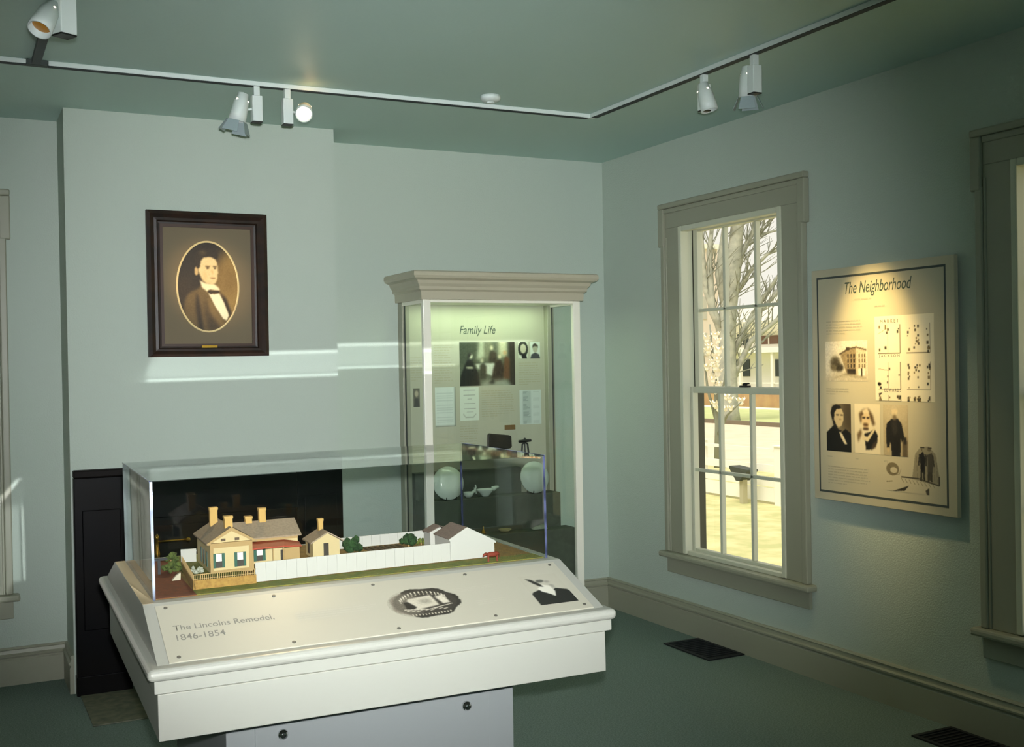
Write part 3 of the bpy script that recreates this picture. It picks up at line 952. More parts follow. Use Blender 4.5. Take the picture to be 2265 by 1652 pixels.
# sketch of two standing figures on a boardwalk
p = Pic(150, 156, (196, 188, 160))
base = p.a.copy()
dk = (40, 38, 34)
p.poly([(.50, .72), (.56, .22), (.66, .08), (.80, .06), (.92, .2), (1.0, .74), (.96, .80)], (150, 142, 118), .005)
for xx in (.58, .64, .70, .76, .82, .88, .93):
    p.line([(xx, .25), (xx + .02, .74)], .005, (104, 98, 82), .005)
p.poly([(.64, .24), (.70, .16), (.74, .3), (.73, .6), (.66, .56)], (20, 20, 22), .005)
p.poly([(.78, .22), (.86, .18), (.88, .36), (.85, .72), (.78, .70)], (74, 70, 60), .005)
p.ell(.68, .13, .005, .035, (90, 82, 66), .005)
p.ell(.81, .12, .032, .035, (110, 102, 82), .005)
p.line([(.30, .70), (.62, .70), (.98, .80), (.98, .62)], .022, (70, 66, 56), .005)
p.ell(.14, .56, .12, .13, (120, 110, 84), .005)
p.ell(.16, .58, .07, .06, (196, 186, 156), .005)
p.line([(.04, .44), (.10, .52), (.08, .64), (.26, .66), (.30, .54)], .005, (84, 76, 58), .005)
p.poly([(.14, 1.0), (.44, .86), (.36, .97)], (52, 48, 40), .005)
p.poly([(.74, .92), (.80, .86), (.80, 1.0), (.76, 1.0)], (66, 62, 52), .005)
p.line([(.02, .82), (.14, .80)], .016, (110, 102, 80), .005)
for fx, cc in ((.69, dk), (.82, (60, 56, 48))):
    p.line([(fx - .02, .55), (fx - .03, .74)], .028, cc, .004)
    p.line([(fx + .02, .55), (fx + .03, .74)], .028, cc, .004)
    p.line([(fx - .05, .22), (fx - .07, .44)], .022, cc, .004)
    p.line([(fx + .05, .22), (fx + .07, .44)], .022, cc, .004)
    p.line([(fx - .035, .085), (fx + .035, .085)], .02, cc, .004)
for k in range(9):
    p.line([(.30 + k * .07, .72 + k * .008), (.34 + k * .07, .80 + k * .006)], .008, (120, 112, 90), .004)
p.mesh('sketch_print', PM, 2.350, 2.648, .938, 1.150, ip, keep=~((p.x < .47) & (p.y < .42)))

# ------------------------------------------------------------------ tall display cabinet in the corner
cb = thing('display_cabinet', 'tall glazed display cabinet with taupe cornice against the back wall', 'display cabinet', (-.88, -.19, 0))
ex0, ex1, ey = -1.362, -.394, -.378
zt_ = 1.866
CORN = [(0, 1.862), (.002, 1.862), (.004, 1.905), (.018, 1.915), (.018, 1.93), (.030, 1.945), (.036, 1.962), (.060, 1.972), (.068, 1.985), (.066, 2.005), (.058, 2.011), (0, 2.011)]
b = MB()
def ringpath(prof):
    vs, n = [], len(prof)
    for e, z in prof:
        e2 = e + .012
        vs += [(ex0 - e2, 0, z), (ex0 - e2, ey - e2, z), (ex1 + e2, ey - e2, z), (ex1 + e2, 0, z)]
    fs = []
    for i in range(n - 1):
        for k in range(3):
            fs.append((i * 4 + k, i * 4 + k + 1, (i + 1) * 4 + k + 1, (i + 1) * 4 + k))
    return vs, fs
pr = [(-.012, 1.862)] + CORN[1:-1]
vs, fs = ringpath(pr)
k = len(pr) - 1
fs += [(k * 4, k * 4 + 1, k * 4 + 2, k * 4 + 3), (3, 2, 1, 0)]
b.add(vs, fs).build('cornice', TRIM_C, cb)
pw = .045
Z0 = .10
for (a, c_) in ((ex0, ex0 + pw), (ex1 - pw, ex1)):
    MB().box(a, c_, ey, ey + .03, Z0, zt_ - .004).build('front_post', FRAMEW, cb, bevel=.003)
    MB().box(a, c_, -.065, 0, Z0, zt_ - .004).build('rear_post', TRIM, cb, bevel=.003)  # taupe here puts the shade on the rear frame into its colour
MB().box(ex0 + pw, ex1 - pw, ey + .002, ey + .028, 1.846, zt_ - .004).build('top_rail', FRAMEW, cb, bevel=.002)
MB().box(ex0 + pw, ex1 - pw, ey + .002, ey + .028, Z0, .16).build('bottom_rail', FRAMEW, cb, bevel=.002)
for xa in (ex0 + .004, ex1 - .026):
    MB().box(xa, xa + .022, ey + .03, -.065, 1.842, zt_ - .004).build('side_rail', FRAMEW, cb, bevel=.002)
    MB().box(xa, xa + .022, ey + .03, -.065, Z0, .16).build('side_rail', FRAMEW, cb, bevel=.002)
MB().box(ex0 - .006, ex1 + .006, ey - .006, 0, 0, Z0).build('plinth', FRAMEW, cb, bevel=.004)
MB().box(ex0 + .03, ex1 - .03, ey + .03, -.005, Z0, Z0 + .02).build('cabinet_floor', DARKRISER, cb)
MB().box(ex0 + .01, ex1 - .01, ey + .028, -.005, 1.853, 1.861).build('light_box', FRAMEW, cb)
def sheet(vs, nm, m_, parent):
    return MB().add(vs, [(0, 1, 2, 3)]).build(nm, m_, parent)
g0, g1 = .16, 1.846
sheet([(ex0 + pw, ey + .015, g0), (ex1 - pw, ey + .015, g0), (ex1 - pw, ey + .015, g1), (ex0 + pw, ey + .015, g1)], 'front_glass', CGLASS, cb)
for xa in (ex0 + .015, ex1 - .015):
    sheet([(xa, ey + .03, g0), (xa, -.065, g0), (xa, -.065, g1), (xa, ey + .03, g1)], 'side_glass', CGLASS, cb)
    GSK = mat('dark_glazing_gasket', (40, 48, 44), .6)
    MB().box(xa - .003, xa + .003, -.072, -.0645, g0, g1).build('gasket', GSK, cb)
    MB().box(xa - .003, xa + .003, ey + .0295, ey + .034, g0, g1).build('gasket', GSK, cb)
BP = plane_frame((0, -.022, 0), (1, 0, 0), (0, 0, 1))
bpn = MB().box(ex0 + .006, ex1 - .006, -.022, -.004, Z0 + .02, 1.853).build('back_panel', PANELG, cb)
light('cabinet_tube', 'AREA', (-.88, -.17, 1.846), 2.7, (.80, 1.0, .66), target=(-.88, -.10, 0), shape='RECTANGLE', size=.8, size_y=.10)
lettering('title_lettering', 'Family Life', BP, -.992, -.762, 1.672, 1.735, INK, bpn, shear=.25, bold=.002)
# group scene print: figures round a table (a plain stand-in)
p = Pic(120, 86, (84, 92, 76))
p.rect(0, 0, .34, .5, (60, 68, 52), .03)
p.poly([(.36, 0), (.44, 0), (.46, .35), (.30, .42)], (176, 184, 156), .03)
p.rect(.46, 0, .60, .4, (110, 116, 92), .03)
p.rect(.70, 0, .86, .35, (196, 196, 160), .03)
p.rect(.88, 0, 1, 1, (48, 42, 32), .02)
p.poly([(.0, 1), (.02, .78), (.10, .50), (.14, .40), (.22, .40), (.26, .55), (.34, .72), (.36, 1)], (16, 20, 18), .012)
p.ell(.20, .32, .035, .06, (214, 214, 184), .012)
p.poly([(.15, .38), (.15, .27), (.2, .24), (.22, .28), (.17, .36)], (24, 24, 20), .012)
p.ell(.18, .58, .07, .025, (200, 200, 170), .012, rot=.1)
p.poly([(.28, .50), (.62, .48), (.64, .56), (.58, .78), (.48, .72), (.32, .6)], (206, 212, 196), .012)
p.poly([(.36, .54), (.42, .46), (.48, .56), (.46, .86), (.36, .84)], (44, 48, 38), .015)
p.ell(.40, .43, .03, .045, (186, 186, 158), .012)
p.poly([(.52, .46), (.54, .22), (.60, .20), (.66, .26), (.66, .48)], (30, 34, 26), .015)
p.ell(.575, .14, .028, .05, (206, 200, 166), .012)
p.poly([(.56, .95), (.60, .62), (.66, .42), (.74, .42), (.80, .6), (.78, .92)], (40, 30, 22), .015)
p.ell(.72, .34, .03, .05, (214, 206, 172), .012)
p.poly([(.78, .86), (.80, .40), (.84, .32), (.90, .40), (.90, .86)], (96, 62, 36), .015)
p.ell(.815, .25, .032, .05, (200, 166, 122), .012)
p.poly([(.36, 1), (.44, .88), (.80, .86), (.94, 1)], (150, 156, 140), .03)
p.poly([(.5, .96), (.6, .84), (.62, .95)], (24, 26, 22), .02)
p.grain(8, 9, .8)
p.mesh('group_print', BP, -.9954, -.6382, 1.3855, 1.6388, bpn)
p = Pic(30, 46, (206, 212, 190))
p.ell(.5, .42, .5, .46, (44, 46, 40), .02)
p.ell(.52, .40, .30, .28, (196, 192, 166), .03)
p.poly([(.15, 1), (.3, .7), (.8, .74), (.9, 1)], (22, 22, 22), .03)
p.poly([(.15, .9), (.3, .72), (.42, 1), (.2, 1)], (214, 216, 200), .03)
p.mesh('portrait_print', BP, -.6152, -.5508, 1.5391, 1.6375, bpn)
p = Pic(30, 46, (208, 218, 206))
p.poly([(0, 1), (.12, .74), (.5, .62), (.88, .74), (1, 1)], (60, 66, 70), .03)
p.ell(.5, .40, .24, .24, (170, 170, 150), .03)
p.poly([(.22, .4), (.26, .16), (.5, .08), (.76, .2), (.78, .4), (.66, .26), (.36, .26)], (60, 58, 50), .03)
p.mesh('portrait_print', BP, -.5337, -.4686, 1.5385, 1.6372, bpn)
p = Pic(36, 60, (206, 216, 208))
p.grain(10, 4, 3)
p.rect(.94, 0, 1, 1, (120, 124, 112), .03)
p.rect(.0, .96, 1, 1, (130, 134, 120), .03)
for k in range(14):
    p.line([(.08, .1 + k * .06), (.86, .1 + k * .06)], .012, (180, 192, 186), .012)
p.mesh('letter_print', BP, -1.153, -1.0248, 1.1554, 1.3822, bpn)
p = Pic(40, 60, (210, 218, 204))
for (ya, xa, xb, c_) in ((.10, .2, .8, 180), (.24, .2, .8, 140), (.36, .4, .62, 150), (.49, .22, .8, 140), (.64, .2, .82, 150), (.74, .36, .7, 170)):
    p.line([(xa, ya), (xb, ya)], .028, (c_, c_ + 4, c_ - 4), .01)
p.line([(.18, .80), (.3, .90), (.7, .90), (.84, .80)], .03, (168, 174, 160), .012)
p.mesh('certificate_print', BP, -.9977, -.8778, 1.1862, 1.3784, bpn)
p = Pic(40, 60, (200, 210, 204))
p.rect(.16, .04, .52, .96, (176, 188, 182), .02)
for k in range(26):
    p.line([(.18, .06 + k * .036), (.30 + .2 * random.random(), .06 + k * .036)], .012, (140, 150, 146), .008)
    p.line([(.62, .06 + k * .036), (.9, .06 + k * .036)], .008, (184, 194, 188), .008)
p.mesh('ledger_print', BP, -.6118, -.4671, 1.149, 1.3527, bpn)
p = Pic(20, 36, (90, 86, 76))
p.ell(.5, .3, .28, .16, (170, 160, 136), .05)
p.poly([(.1, 1), (.25, .55), (.75, .55), (.9, 1)], (40, 40, 38), .05)
p.mesh('small_portrait_print', BP, -1.2854, -1.2463, 1.2745, 1.3804, bpn)
PTXT = mat('faint_panel_text', (172, 170, 146), .6)
text_rows('body_text', BP, -1.155, -1.025, 1.40, 1.63, 16, PTXT, bpn, 21, ragged=.3)
text_rows('body_text', BP, -1.30, -1.19, 1.42, 1.56, 10, PTXT, bpn, 22)
text_rows('body_text', BP, -.86, -.645, 1.20, 1.36, 12, PTXT, bpn, 23)
text_rows('body_text', BP, -.615, -.47, 1.38, 1.52, 10, PTXT, bpn, 24)
text_rows('body_text', BP, -1.0, -.88, 1.03, 1.16, 9, PTXT, bpn, 25)

# risers and exhibits
def riser(label, xa, xb, ya, yb2, za, zb):
    o = MB().box(xa, xb, ya, yb2, za, zb).build('display_riser', DARKRISER, bevel=.003)
    return tag(o, label, 'riser', 'dark risers inside the cabinet')
riser('tall dark olive riser at the back of the cabinet behind the plates', -1.31, -.640, -.085, -.024, .1205, .905)
riser('middle dark olive riser the plates stand on inside the cabinet', -1.31, -.452, -.215, -.087, .1205, .757)
riser('lowest dark olive step at the front of the cabinet, reaching furthest right', -1.31, -.4210, -.340, -.217, .1205, .563)

CHINA = mat('pale_green_white_china', (216, 226, 214), .18)
CHINA2 = mat('china_print_mark', (150, 130, 96), .4)
def plate(label, cx, cz, r, y=-.150):
    t = thing('plate', label, 'plate', (cx, y, cz - r), 'china plates in the cabinet')
    M = Matrix.Translation((cx, y, cz)) @ Matrix.Rotation(math.radians(80), 4, 'X')
    MB().lathe([(.001, .012), (r * .55, .012), (r * .62, .008), (r * .70, .0), (r * .96, -.012), (r, -.011), (r * .98, -.006), (r * .70, .008), (r * .60, .018), (r * .3, .018), (.001, .018)][::-1], 40, M, cap=False).build('dish', CHINA, t, smooth=True)
    s = MB()
    for sx in (-1, 1):
        s.tube([(cx + sx * .03, y + .05, .758), (cx + sx * .03, y - .03, .760), (cx + sx * .03, y - .034, .775)], .003, 6)
        s.tube([(cx + sx * .03, y + .05, .758), (cx + sx * .03, y + .012, cz)], .003, 6)
    s.build('plate_stand', BLACK, t, kind='stuff')
    return t, M
t, M = plate('round pale china plate with brown mark, left behind the white post', -1.148, .851, .094, -.19)
MB().lathe([(.014, .006), (.010, .0055), (.001, .0055)], 12, M @ Matrix.Translation((-.075, .012, -.012))).build('brown_mark', CHINA2, t)
plate('round pale china plate on the right of the middle riser', -.600, .851, .093, -.185)
t = thing('gravy_boat', 'pale china gravy boat beside the handled cup on the middle riser', 'dish', (-.90, -.15, .757), 'small china on the middle riser')
MB().ball((-.905, -.15, .795), .001, sub=1).lathe([(.016, .757), (.018, .760), (.030, .775), (.046, .792), (.048, .800), (.044, .798), (.028, .780), (.001, .768)], 24, Matrix.Translation((-.905, -.15, 0)) @ Matrix.Diagonal((1.15, .7, 1, 1)), cap=False).build('bowl', CHINA, t, smooth=True)
MB().tube([(-.955, -.15, .79), (-.975, -.15, .81), (-.962, -.15, .775)], .005, 8).build('handle', CHINA, t, smooth=True)
MB().tube([(-.86, -.15, .795), (-.84, -.15, .803), (-.822, -.15, .806)], [.016, .011, .006], 8).build('spout', CHINA, t, smooth=True)
t = thing('sauce_cup', 'small pale china cup with a tall curved spout on middle riser', 'cup', (-1.0, -.15, .757), 'small china on the middle riser')
MB().lathe([(.012, .757), (.016, .760), (.026, .772), (.029, .788), (.026, .787), (.014, .768), (.001, .764)], 20, Matrix.Translation((-1.012, -.15, 0)), cap=False).build('bowl', CHINA, t, smooth=True)
MB().tube([(-.994, -.15, .780), (-.974, -.15, .792), (-.966, -.15, .812), (-.968, -.15, .826)], [.010, .008, .006, .004], 8).build('spout', CHINA, t, smooth=True)
LEATHER = mat('black_leather', (14, 14, 14), .5, bump=(80, .2))
wl = thing('leather_purse', 'flat black leather purse resting on the tall riser against the panel', 'purse', (-.735, -.05, .99))
b = MB().prism([(-.838, 1.004), (-.835, 1.100), (-.828, 1.108), (-.700, 1.092), (-.682, 1.085), (-.680, 1.022), (-.690, 1.014)], 'y', -.052, -.036)
b.build('pouch', LEATHER, wl, bevel=.005)
MB().prism([(-.826, 1.062), (-.828, 1.104), (-.700, 1.088), (-.690, 1.064), (-.76, 1.052)], 'y', -.057, -.053).build('flap', LEATHER, wl, bevel=.002)
MB().box(-.8, -.72, -.036, -.0223, 1.02, 1.06).build('mount', BLACK, wl)
it = thing('iron_tool', 'black iron tool with crossbar and two prongs hung on the cabinet panel', 'tool', (-.59, -.05, 1.0))
MB().tube([(-.640, -.06, 1.052), (-.60, -.06, 1.054), (-.56, -.06, 1.056)], [.008, .010, .008], 10).build('handle', BLACK, it)
MB().ball((-.600, -.06, 1.064), .009, sub=1).build('knob', BLACK, it)
MB().tube([(-.600, -.06, 1.046), (-.617, -.06, 1.035), (-.622, -.06, .985), (-.618, -.06, .955)], .0055, 8).build('prong', BLACK, it)
MB().tube([(-.600, -.06, 1.046), (-.583, -.06, 1.035), (-.577, -.06, .985), (-.580, -.06, .955)], .0055, 8).build('prong', BLACK, it)
MB().tube([(-.600, -.06, 1.05), (-.600, -.06, .985)], .004, 8).build('shank', BLACK, it)
MB().box(-.604, -.596, -.056, -.0223, 1.042, 1.05).build('peg', BLACK, it)
tg = MB().box(-.7143, -.6434, -.0265, -.0222, 1.122, 1.150).build('brown_tag', mat('brown_leather_tag', (112, 86, 50), .6), bevel=.002)
tag(tg, 'small oblong brown tag fixed to the panel above the purse', 'tag')
t = thing('brass_bell', 'tiny brass bell on the lowest riser, left side', 'bell', (-.985, -.28, .563))
MB().lathe([(.016, .564), (.013, .572), (.009, .585), (.003, .592)], 16, Matrix.Translation((-.985, -.28, 0))).build('body', BRASS, t, smooth=True)
MB().tube([(-.985, -.28, .592), (-.985, -.28, .607)], .004, 8).build('handle', BRASS, t)
t = thing('shallow_dish', 'shallow cream dish on the lowest riser, middle', 'dish', (-.845, -.27, .563))
MB().lathe([(.018, .564), (.030, .571), (.038, .580), (.034, .580), (.02, .572), (.001, .570)], 22, Matrix.Translation((-.845, -.27, 0)), cap=False).build('body', mat('cream_ware', (176, 164, 120), .3), t, smooth=True)
fl = MB().add([(-.68, -.30, .565), (-.59, -.31, .565), (-.57, -.25, .565), (-.67, -.24, .565), (-.66, -.285, .580), (-.60, -.29, .586), (-.59, -.262, .592), (-.65, -.262, .577)],
              [(0, 1, 2, 3), (4, 5, 6, 7), (0, 1, 5, 4), (1, 2, 6, 5), (2, 3, 7, 6), (3, 0, 4, 7)]).build('folded_cloth', mat('grey_linen', (150, 156, 140), .9), bevel=.004)
tag(fl, 'folded pale cloth on the lowest riser, right side', 'cloth')

# ------------------------------------------------------------------ model table
OX, OY, TH, RO, ZL = -3.2671, -3.4460, -.0343, .0094, .85
TT = Matrix.Translation((OX, OY, 0)) @ Matrix.Rotation(TH, 4, 'Z') @ Matrix(((1, 0, -RO, RO * ZL), (0, 1, 0, 0), (RO, 0, 1, 0), (0, 0, 0, 1)))
TB = Matrix.Translation((OX, OY, 0)) @ Matrix.Rotation(TH, 4, 'Z')


def tp(b, nm, m_, parent, **kw):
    return b.xf(TT).build(nm, m_, parent, **kw)


dt = thing('display_table', 'cream white display table with sloped text panel holding the town lot model', 'display table', tuple(TB @ Vector((.578, .6, 0))))
u0, u1 = .0, 1.157
tp(MB().box(u0, u1, 0, 1.249, .835, .8625), 'top_board', WHITE, dt, bevel=.0125, seg=4)
tp(MB().box(.0156, 1.150, .0203, 1.229, .8045, .835), 'fascia', WHITE, dt, bevel=.002)
tp(MB().box(.0215, 1.1285, .0169, 1.1328, .7023, .8045), 'apron', WHITE, dt, bevel=.002)
prof = [(.0303, .8605), (.2809, .9504), (.952, .9504), (1.2329, .8605)]
tp(MB().prism(prof, 'x', .0246, 1.1369), 'sloped_bed', WHITE, dt, bevel=.001)
tp(MB().box(.0250, .0520, .2822, .9505, .9504, .9508), 'ledge_strip', LEDGE, dt)
# text panel lies on the front slope
SO = TT @ Vector((0, .0303, .8605))
SXv = TT.to_3x3() @ Vector((1, 0, 0))
SYv = TT.to_3x3() @ Vector((0, .2506, .0899))
SP = plane_frame(SO, SXv, SYv)
tpn = MB().box(.050, 1.1075, .007, .2475, .0003, .0035).xf(SP).build('text_panel', WHITE2, dt, bevel=.0006)
SPT = SP @ Matrix.Translation((0, 0, .0035))
lettering('title_lettering', 'The Lincolns Remodel,', SPT, .0775, .309, .127, .1525, INKG, tpn, lift=.0006, bold=.004)
lettering('title_lettering', '1846-1854', SPT, .079, .188, .0885, .1135, INKG, tpn, lift=.0006, bold=.004)
text_rows('body_text', SPT, .362, .565, .108, .147, 4, INKL, tpn, 31)
text_rows('body_text', SPT, .775, .905, .150, .172, 3, INKL, tpn, 32)
text_rows('body_text', SPT, .815, .915, .080, .105, 3, INKL, tpn, 33)
SCR = mat('screw_steel', (120, 118, 110), .4, .6)
for uu in (.073, .330, .584, .838, 1.0892):
    for ss in (.0245, .234):
        MB().lathe([(.0048, .0), (.0046, .0014), (.003, .002), (.0008, .002)], 12, SPT @ Matrix.Translation((uu, ss, 0))).build('screw', SCR, tpn)
# oval engraving
p = Pic(190, 132, s := (184, 181, 163))
ink = (34, 34, 30)
for k in range(46):
    a = 2 * math.pi * k / 46
    r1 = 1 + .05 * math.sin(k * 7.3)
    p.ell(.5 + .40 * math.cos(a) * r1, .5 + .40 * math.sin(a) * r1, .055, .06, ink if math.cos(a) > -.55 else (118, 110, 96), .006, .95 if math.cos(a) > -.7 else .55)
p.ell(.5, .5, .42, .41, (52, 50, 44), .01)
p.ell(.26, .5, .22, .34, (120, 114, 100), .04, .7)
p.poly([(.30, .34), (.62, .28), (.66, .62), (.34, .70), (.24, .5)], (196, 190, 170), .01)
p.poly([(.66, .36), (.78, .30), (.82, .58), (.72, .60)], (206, 200, 180), .01)
p.poly([(.22, .44), (.28, .42), (.36, .62), (.30, .68), (.22, .66)], (26, 26, 24), .008)
p.rect(.44, .40, .58, .52, (150, 146, 130), .02)
for k in range(5):
    p.line([(.38, .38 + k * .045), (.60, .36 + k * .045)], .006, (160, 156, 138), .003)
rn = random.Random(3)
for k in range(15):       # arched row of pale letter-like nicks
    a = math.radians(205 + k * 9.2)
    x, y = .5 + .335 * math.cos(a), .52 + .36 * math.sin(a)
    p.rect(x - .010, y - .035, x + .010, y + .035, (200, 194, 174), .003)
    p.rect(x - .012 + rn.uniform(-.004, .004), y + .05, x + .006, y + .085, (176, 170, 150), .003)
for k in range(9):
    yy = .70 + .02 * (k % 3)
    p.line([(.20 + .06 * k, yy + .02), (.26 + .06 * k, yy)], .022, (190, 184, 164), .004)
for k in range(13):
    x = .24 + k * .042
    p.rect(x, .82 - .02 * math.sin(k / 12 * math.pi) * -1, x + .02, .87 + .02 * math.sin(k / 12 * math.pi), (186, 180, 160), .003)
p.line([(.18, .66), (.5, .72), (.84, .62)], .02, (206, 200, 180), .004)
p.grain(10, 8, .7)
kp = ((p.x - .5) / .49) ** 2 + ((p.y - .5) / .49) ** 2 <= 1
p.mesh('oval_engraving', SPT, .588, .785, .050, .196, tpn, lift=.0006, keep=kp)
# head and shoulders print
p = Pic(84, 110, (184, 181, 163))
p.poly([(.02, .62), (.10, .56), (.30, .50), (.42, .62), (.52, .68), (.60, .56), (.70, .50), (.96, .58), (1.0, .66), (1.0, 1.0), (.02, 1.0)], (34, 36, 32), .012)
p.poly([(.26, .46), (.44, .34), (.60, .40), (.64, .60), (.56, .76), (.44, .66), (.30, .56)], (216, 214, 198), .012)
p.poly([(.14, .10), (.26, .14), (.40, .30), (.44, .42), (.36, .40), (.24, .26)], (44, 44, 40), .014)
p.ell(.46, .22, .10, .05, (90, 90, 82), .015)
p.ell(.62, .26, .07, .04, (150, 146, 134), .02)
p.poly([(.6, .34), (.72, .38), (.70, .50), (.64, .46)], (150, 148, 136), .02)
p.mesh('portrait_print', SPT, .972, 1.082, .044, .190, tpn, lift=.0006)
# pedestal below, set plumb on the carpet
def bpz(b, nm, m_, **kw):
    return b.xf(TB).build(nm, m_, dt, **kw)
bpz(MB().box(.2015, .958, .22, 1.05, 0, .700), 'pedestal', PALE, bevel=.002)
bpz(MB().box(.270, .886, .2165, .2199, .06, .690), 'pedestal_door', PALE, bevel=.001)
for uu in (.337, .821):
    M = TB @ Matrix.Translation((uu, .2165, .614)) @ Matrix.Rotation(math.radians(90), 4, 'X')
    o = MB().lathe([(.013, 0), (.0132, .004), (.0115, .008), (.0085, .009), (.0082, .012), (.001, .0125)], 24, M, cap=False).build('cam_lock', CHROME, dt, smooth=True)
    MB().box(-.0012, .0012, -.005, .005, .0122, .0132).xf(M).build('keyhole', BLACK, o)

# clear acrylic cover
ac = thing('acrylic_cover', 'clear acrylic cover over the model on the display table', 'display case', tuple(TT @ Vector((.583, .622, .951))))
k1, k2, k3, k4, z2, z3, e = .0522, 1.1143, .3123, .9319, .951, 1.2392, .0065
def slab(nm, bx, thin, em=None):
    """thin axis faces get clear acrylic; narrow edges show the polished edge"""
    b = MB().box(*bx)
    b.m = [0 if (i in {'z': (0, 1), 'y': (2, 4), 'x': (3, 5)}[thin]) else 1 for i in range(6)]
    b.xf(TT)
    return b.build(nm, [PLEXI, em or EDGE], ac)
el = .002
slab('front_sheet', (k1 + e, k2 - e, k3, k3 + e, z2, z3 - el), 'y', PLEXI)
slab('rear_sheet', (k1 + e, k2 - e, k4 - e, k4, z2, z3 - el), 'y', PLEXI)
slab('left_sheet', (k1, k1 + e, k3, k4, z2, z3 - el), 'x', EDGE)
slab('right_sheet', (k2 - e, k2, k3, k4, z2, z3 - el), 'x', EDGE3)
slab('top_sheet', (k1 + .0005, k2 - .0005, k3, k4, z3 - el, z3), 'z', PLEXI)
for ua in (k1, k2):
    tp(MB().box(ua - .0012, ua + .0012, k3, k4, z3 - el, z3 + .0008), 'polished_lid_edge', EDGE2, ac, bevel=.001)
# added ribs imitating amber glare along the right end, deepest at the back
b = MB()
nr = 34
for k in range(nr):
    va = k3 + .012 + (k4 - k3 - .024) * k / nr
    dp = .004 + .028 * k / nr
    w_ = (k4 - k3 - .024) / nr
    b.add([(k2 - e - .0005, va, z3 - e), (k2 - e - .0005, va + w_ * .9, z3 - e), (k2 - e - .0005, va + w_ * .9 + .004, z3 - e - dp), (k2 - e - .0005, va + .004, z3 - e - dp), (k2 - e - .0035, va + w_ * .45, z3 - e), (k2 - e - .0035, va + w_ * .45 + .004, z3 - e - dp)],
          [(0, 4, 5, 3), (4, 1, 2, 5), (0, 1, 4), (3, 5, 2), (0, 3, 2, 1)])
tp(b, 'ribbed_glare', RIB, ac, stuff=True)


def bounce(name, P0, Pu, Pv, power):
    """the flash mirrored in one face of the acrylic cover, limited to what that face can reflect"""
    U, V = Pu - P0, Pv - P0
    n = U.cross(V).normalized()
    Q = FL - n * (2 * (FL - P0).dot(n))
    ld = bpy.data.lights.new(name, 'POINT')
    ld.energy = power
    ld.color = FLASH_C
    ld.shadow_soft_size = .02
    o = bpy.data.objects.new(name, ld)
    COL.objects.link(o)
    o.location = Q
    ld.use_nodes = True
    nt = ld.node_tree
    em = [q for q in nt.nodes if q.type == 'EMISSION'][0]
    ge = nt.nodes.new('ShaderNodeNewGeometry')
    def dot(vec):
        d = nt.nodes.new('ShaderNodeVectorMath')
        d.operation = 'DOT_PRODUCT'
        d.inputs[1].default_value = vec
        nt.links.new(ge.outputs['Incoming'], d.inputs[0])
        return d.outputs['Value']
    def mth(op, a, b_):
        d = nt.nodes.new('ShaderNodeMath')
        d.operation = op
        for i, q in enumerate((a, b_)):
            if isinstance(q, (int, float)):
                d.inputs[i].default_value = q
            else:
                nt.links.new(q, d.inputs[i])
        return d.outputs[0]
    s_ = mth('DIVIDE', (P0 - Q).dot(n), dot(n))
    m_ = None
    for A in (U, V):
        A2 = A / A.length_squared
        c_ = mth('ADD', mth('MULTIPLY', dot(A2), s_), (Q - P0).dot(A2))
        for sgn, off in ((1, 0), (-1, 1)):
            x = mth('ADD', mth('MULTIPLY', c_, 40.0 * sgn), 40.0 * off + .5)
            x = mth('MINIMUM', mth('MAXIMUM', x, 0.0), 1.0)
            m_ = x if m_ is None else mth('MULTIPLY', m_, x)
    m_ = mth('MULTIPLY', m_, mth('GREATER_THAN', s_, 0.0))
    # Fresnel share reflected, over what the sheet lets back through on the way out
    cz = mth('ABSOLUTE', dot(n), 0.0)
    fr = mth('ADD', mth('MULTIPLY', mth('POWER', mth('SUBTRACT', 1.0, cz), 5.0), .965), .035)
    t1_ = mth('SUBTRACT', 1.0, fr)
    k_ = mth('DIVIDE', mth('DIVIDE', mth('MULTIPLY', fr, 2.0), mth('ADD', fr, 1.0)), mth('MULTIPLY', t1_, t1_))
    m_ = mth('MULTIPLY', m_, mth('MINIMUM', k_, 12.0))
    nt.links.new(m_, em.inputs['Strength'])
    return o


bounce('flash_off_cover_lid', TT @ Vector((k1 + .035, k3 + .024, z3)), TT @ Vector((k2, k3 + .024, z3)), TT @ Vector((k1 + .035, k4 - .022, z3)), FLASH_W * 1.05)
bounce('flash_off_cover_side', TT @ Vector((k1, k3, z2)), TT @ Vector((k1, k4, z2)), TT @ Vector((k1, k3, z3)), FLASH_W * .8)

# ------------------------------------------------------------------ the architectural model
GZ = .9525
LAWN = mat('model_turf', (140, 136, 52), .9, noise=(60, (108, 122, 50), 5), bump=(300, .6))
SOIL = mat('model_soil', (128, 104, 52), .95, noise=(50, (156, 124, 58), 5), bump=(300, .6))
BRICKW = mat('model_brick_walk', (126, 66, 34), .9, noise=(70, (104, 58, 32), 4))
TANW = mat('model_clapboard', (206, 186, 134), .7)
TAND = mat('model_tan_trim', (176, 146, 92), .7)
TANP = mat('model_tan_brick', (176, 138, 66), .8, noise=(120, (150, 112, 52), 3))
ROOF = mat('model_shingle', (166, 148, 122), .9, noise=(160, (150, 132, 108), 3))
ROOFB = mat('model_barn_shingle', (132, 116, 104), .9, noise=(160, (116, 102, 92), 3))
CHIM = mat('model_chimney_brick', (202, 164, 92), .8)
REDR = mat('model_red_tin', (168, 66, 32), .6)
MWHT = mat('model_white_paint', (192, 190, 178), .6)
SHUT = mat('model_green_shutter', (44, 92, 72), .6)
DKG = mat('model_dark_pane', (64, 58, 48), .4)
BLIND = mat('model_white_blind', (240, 234, 214), .6)
FOL = mat('model_foliage', (52, 84, 40), .95, noise=(60, (36, 64, 30), 4), bump=(120, .9))
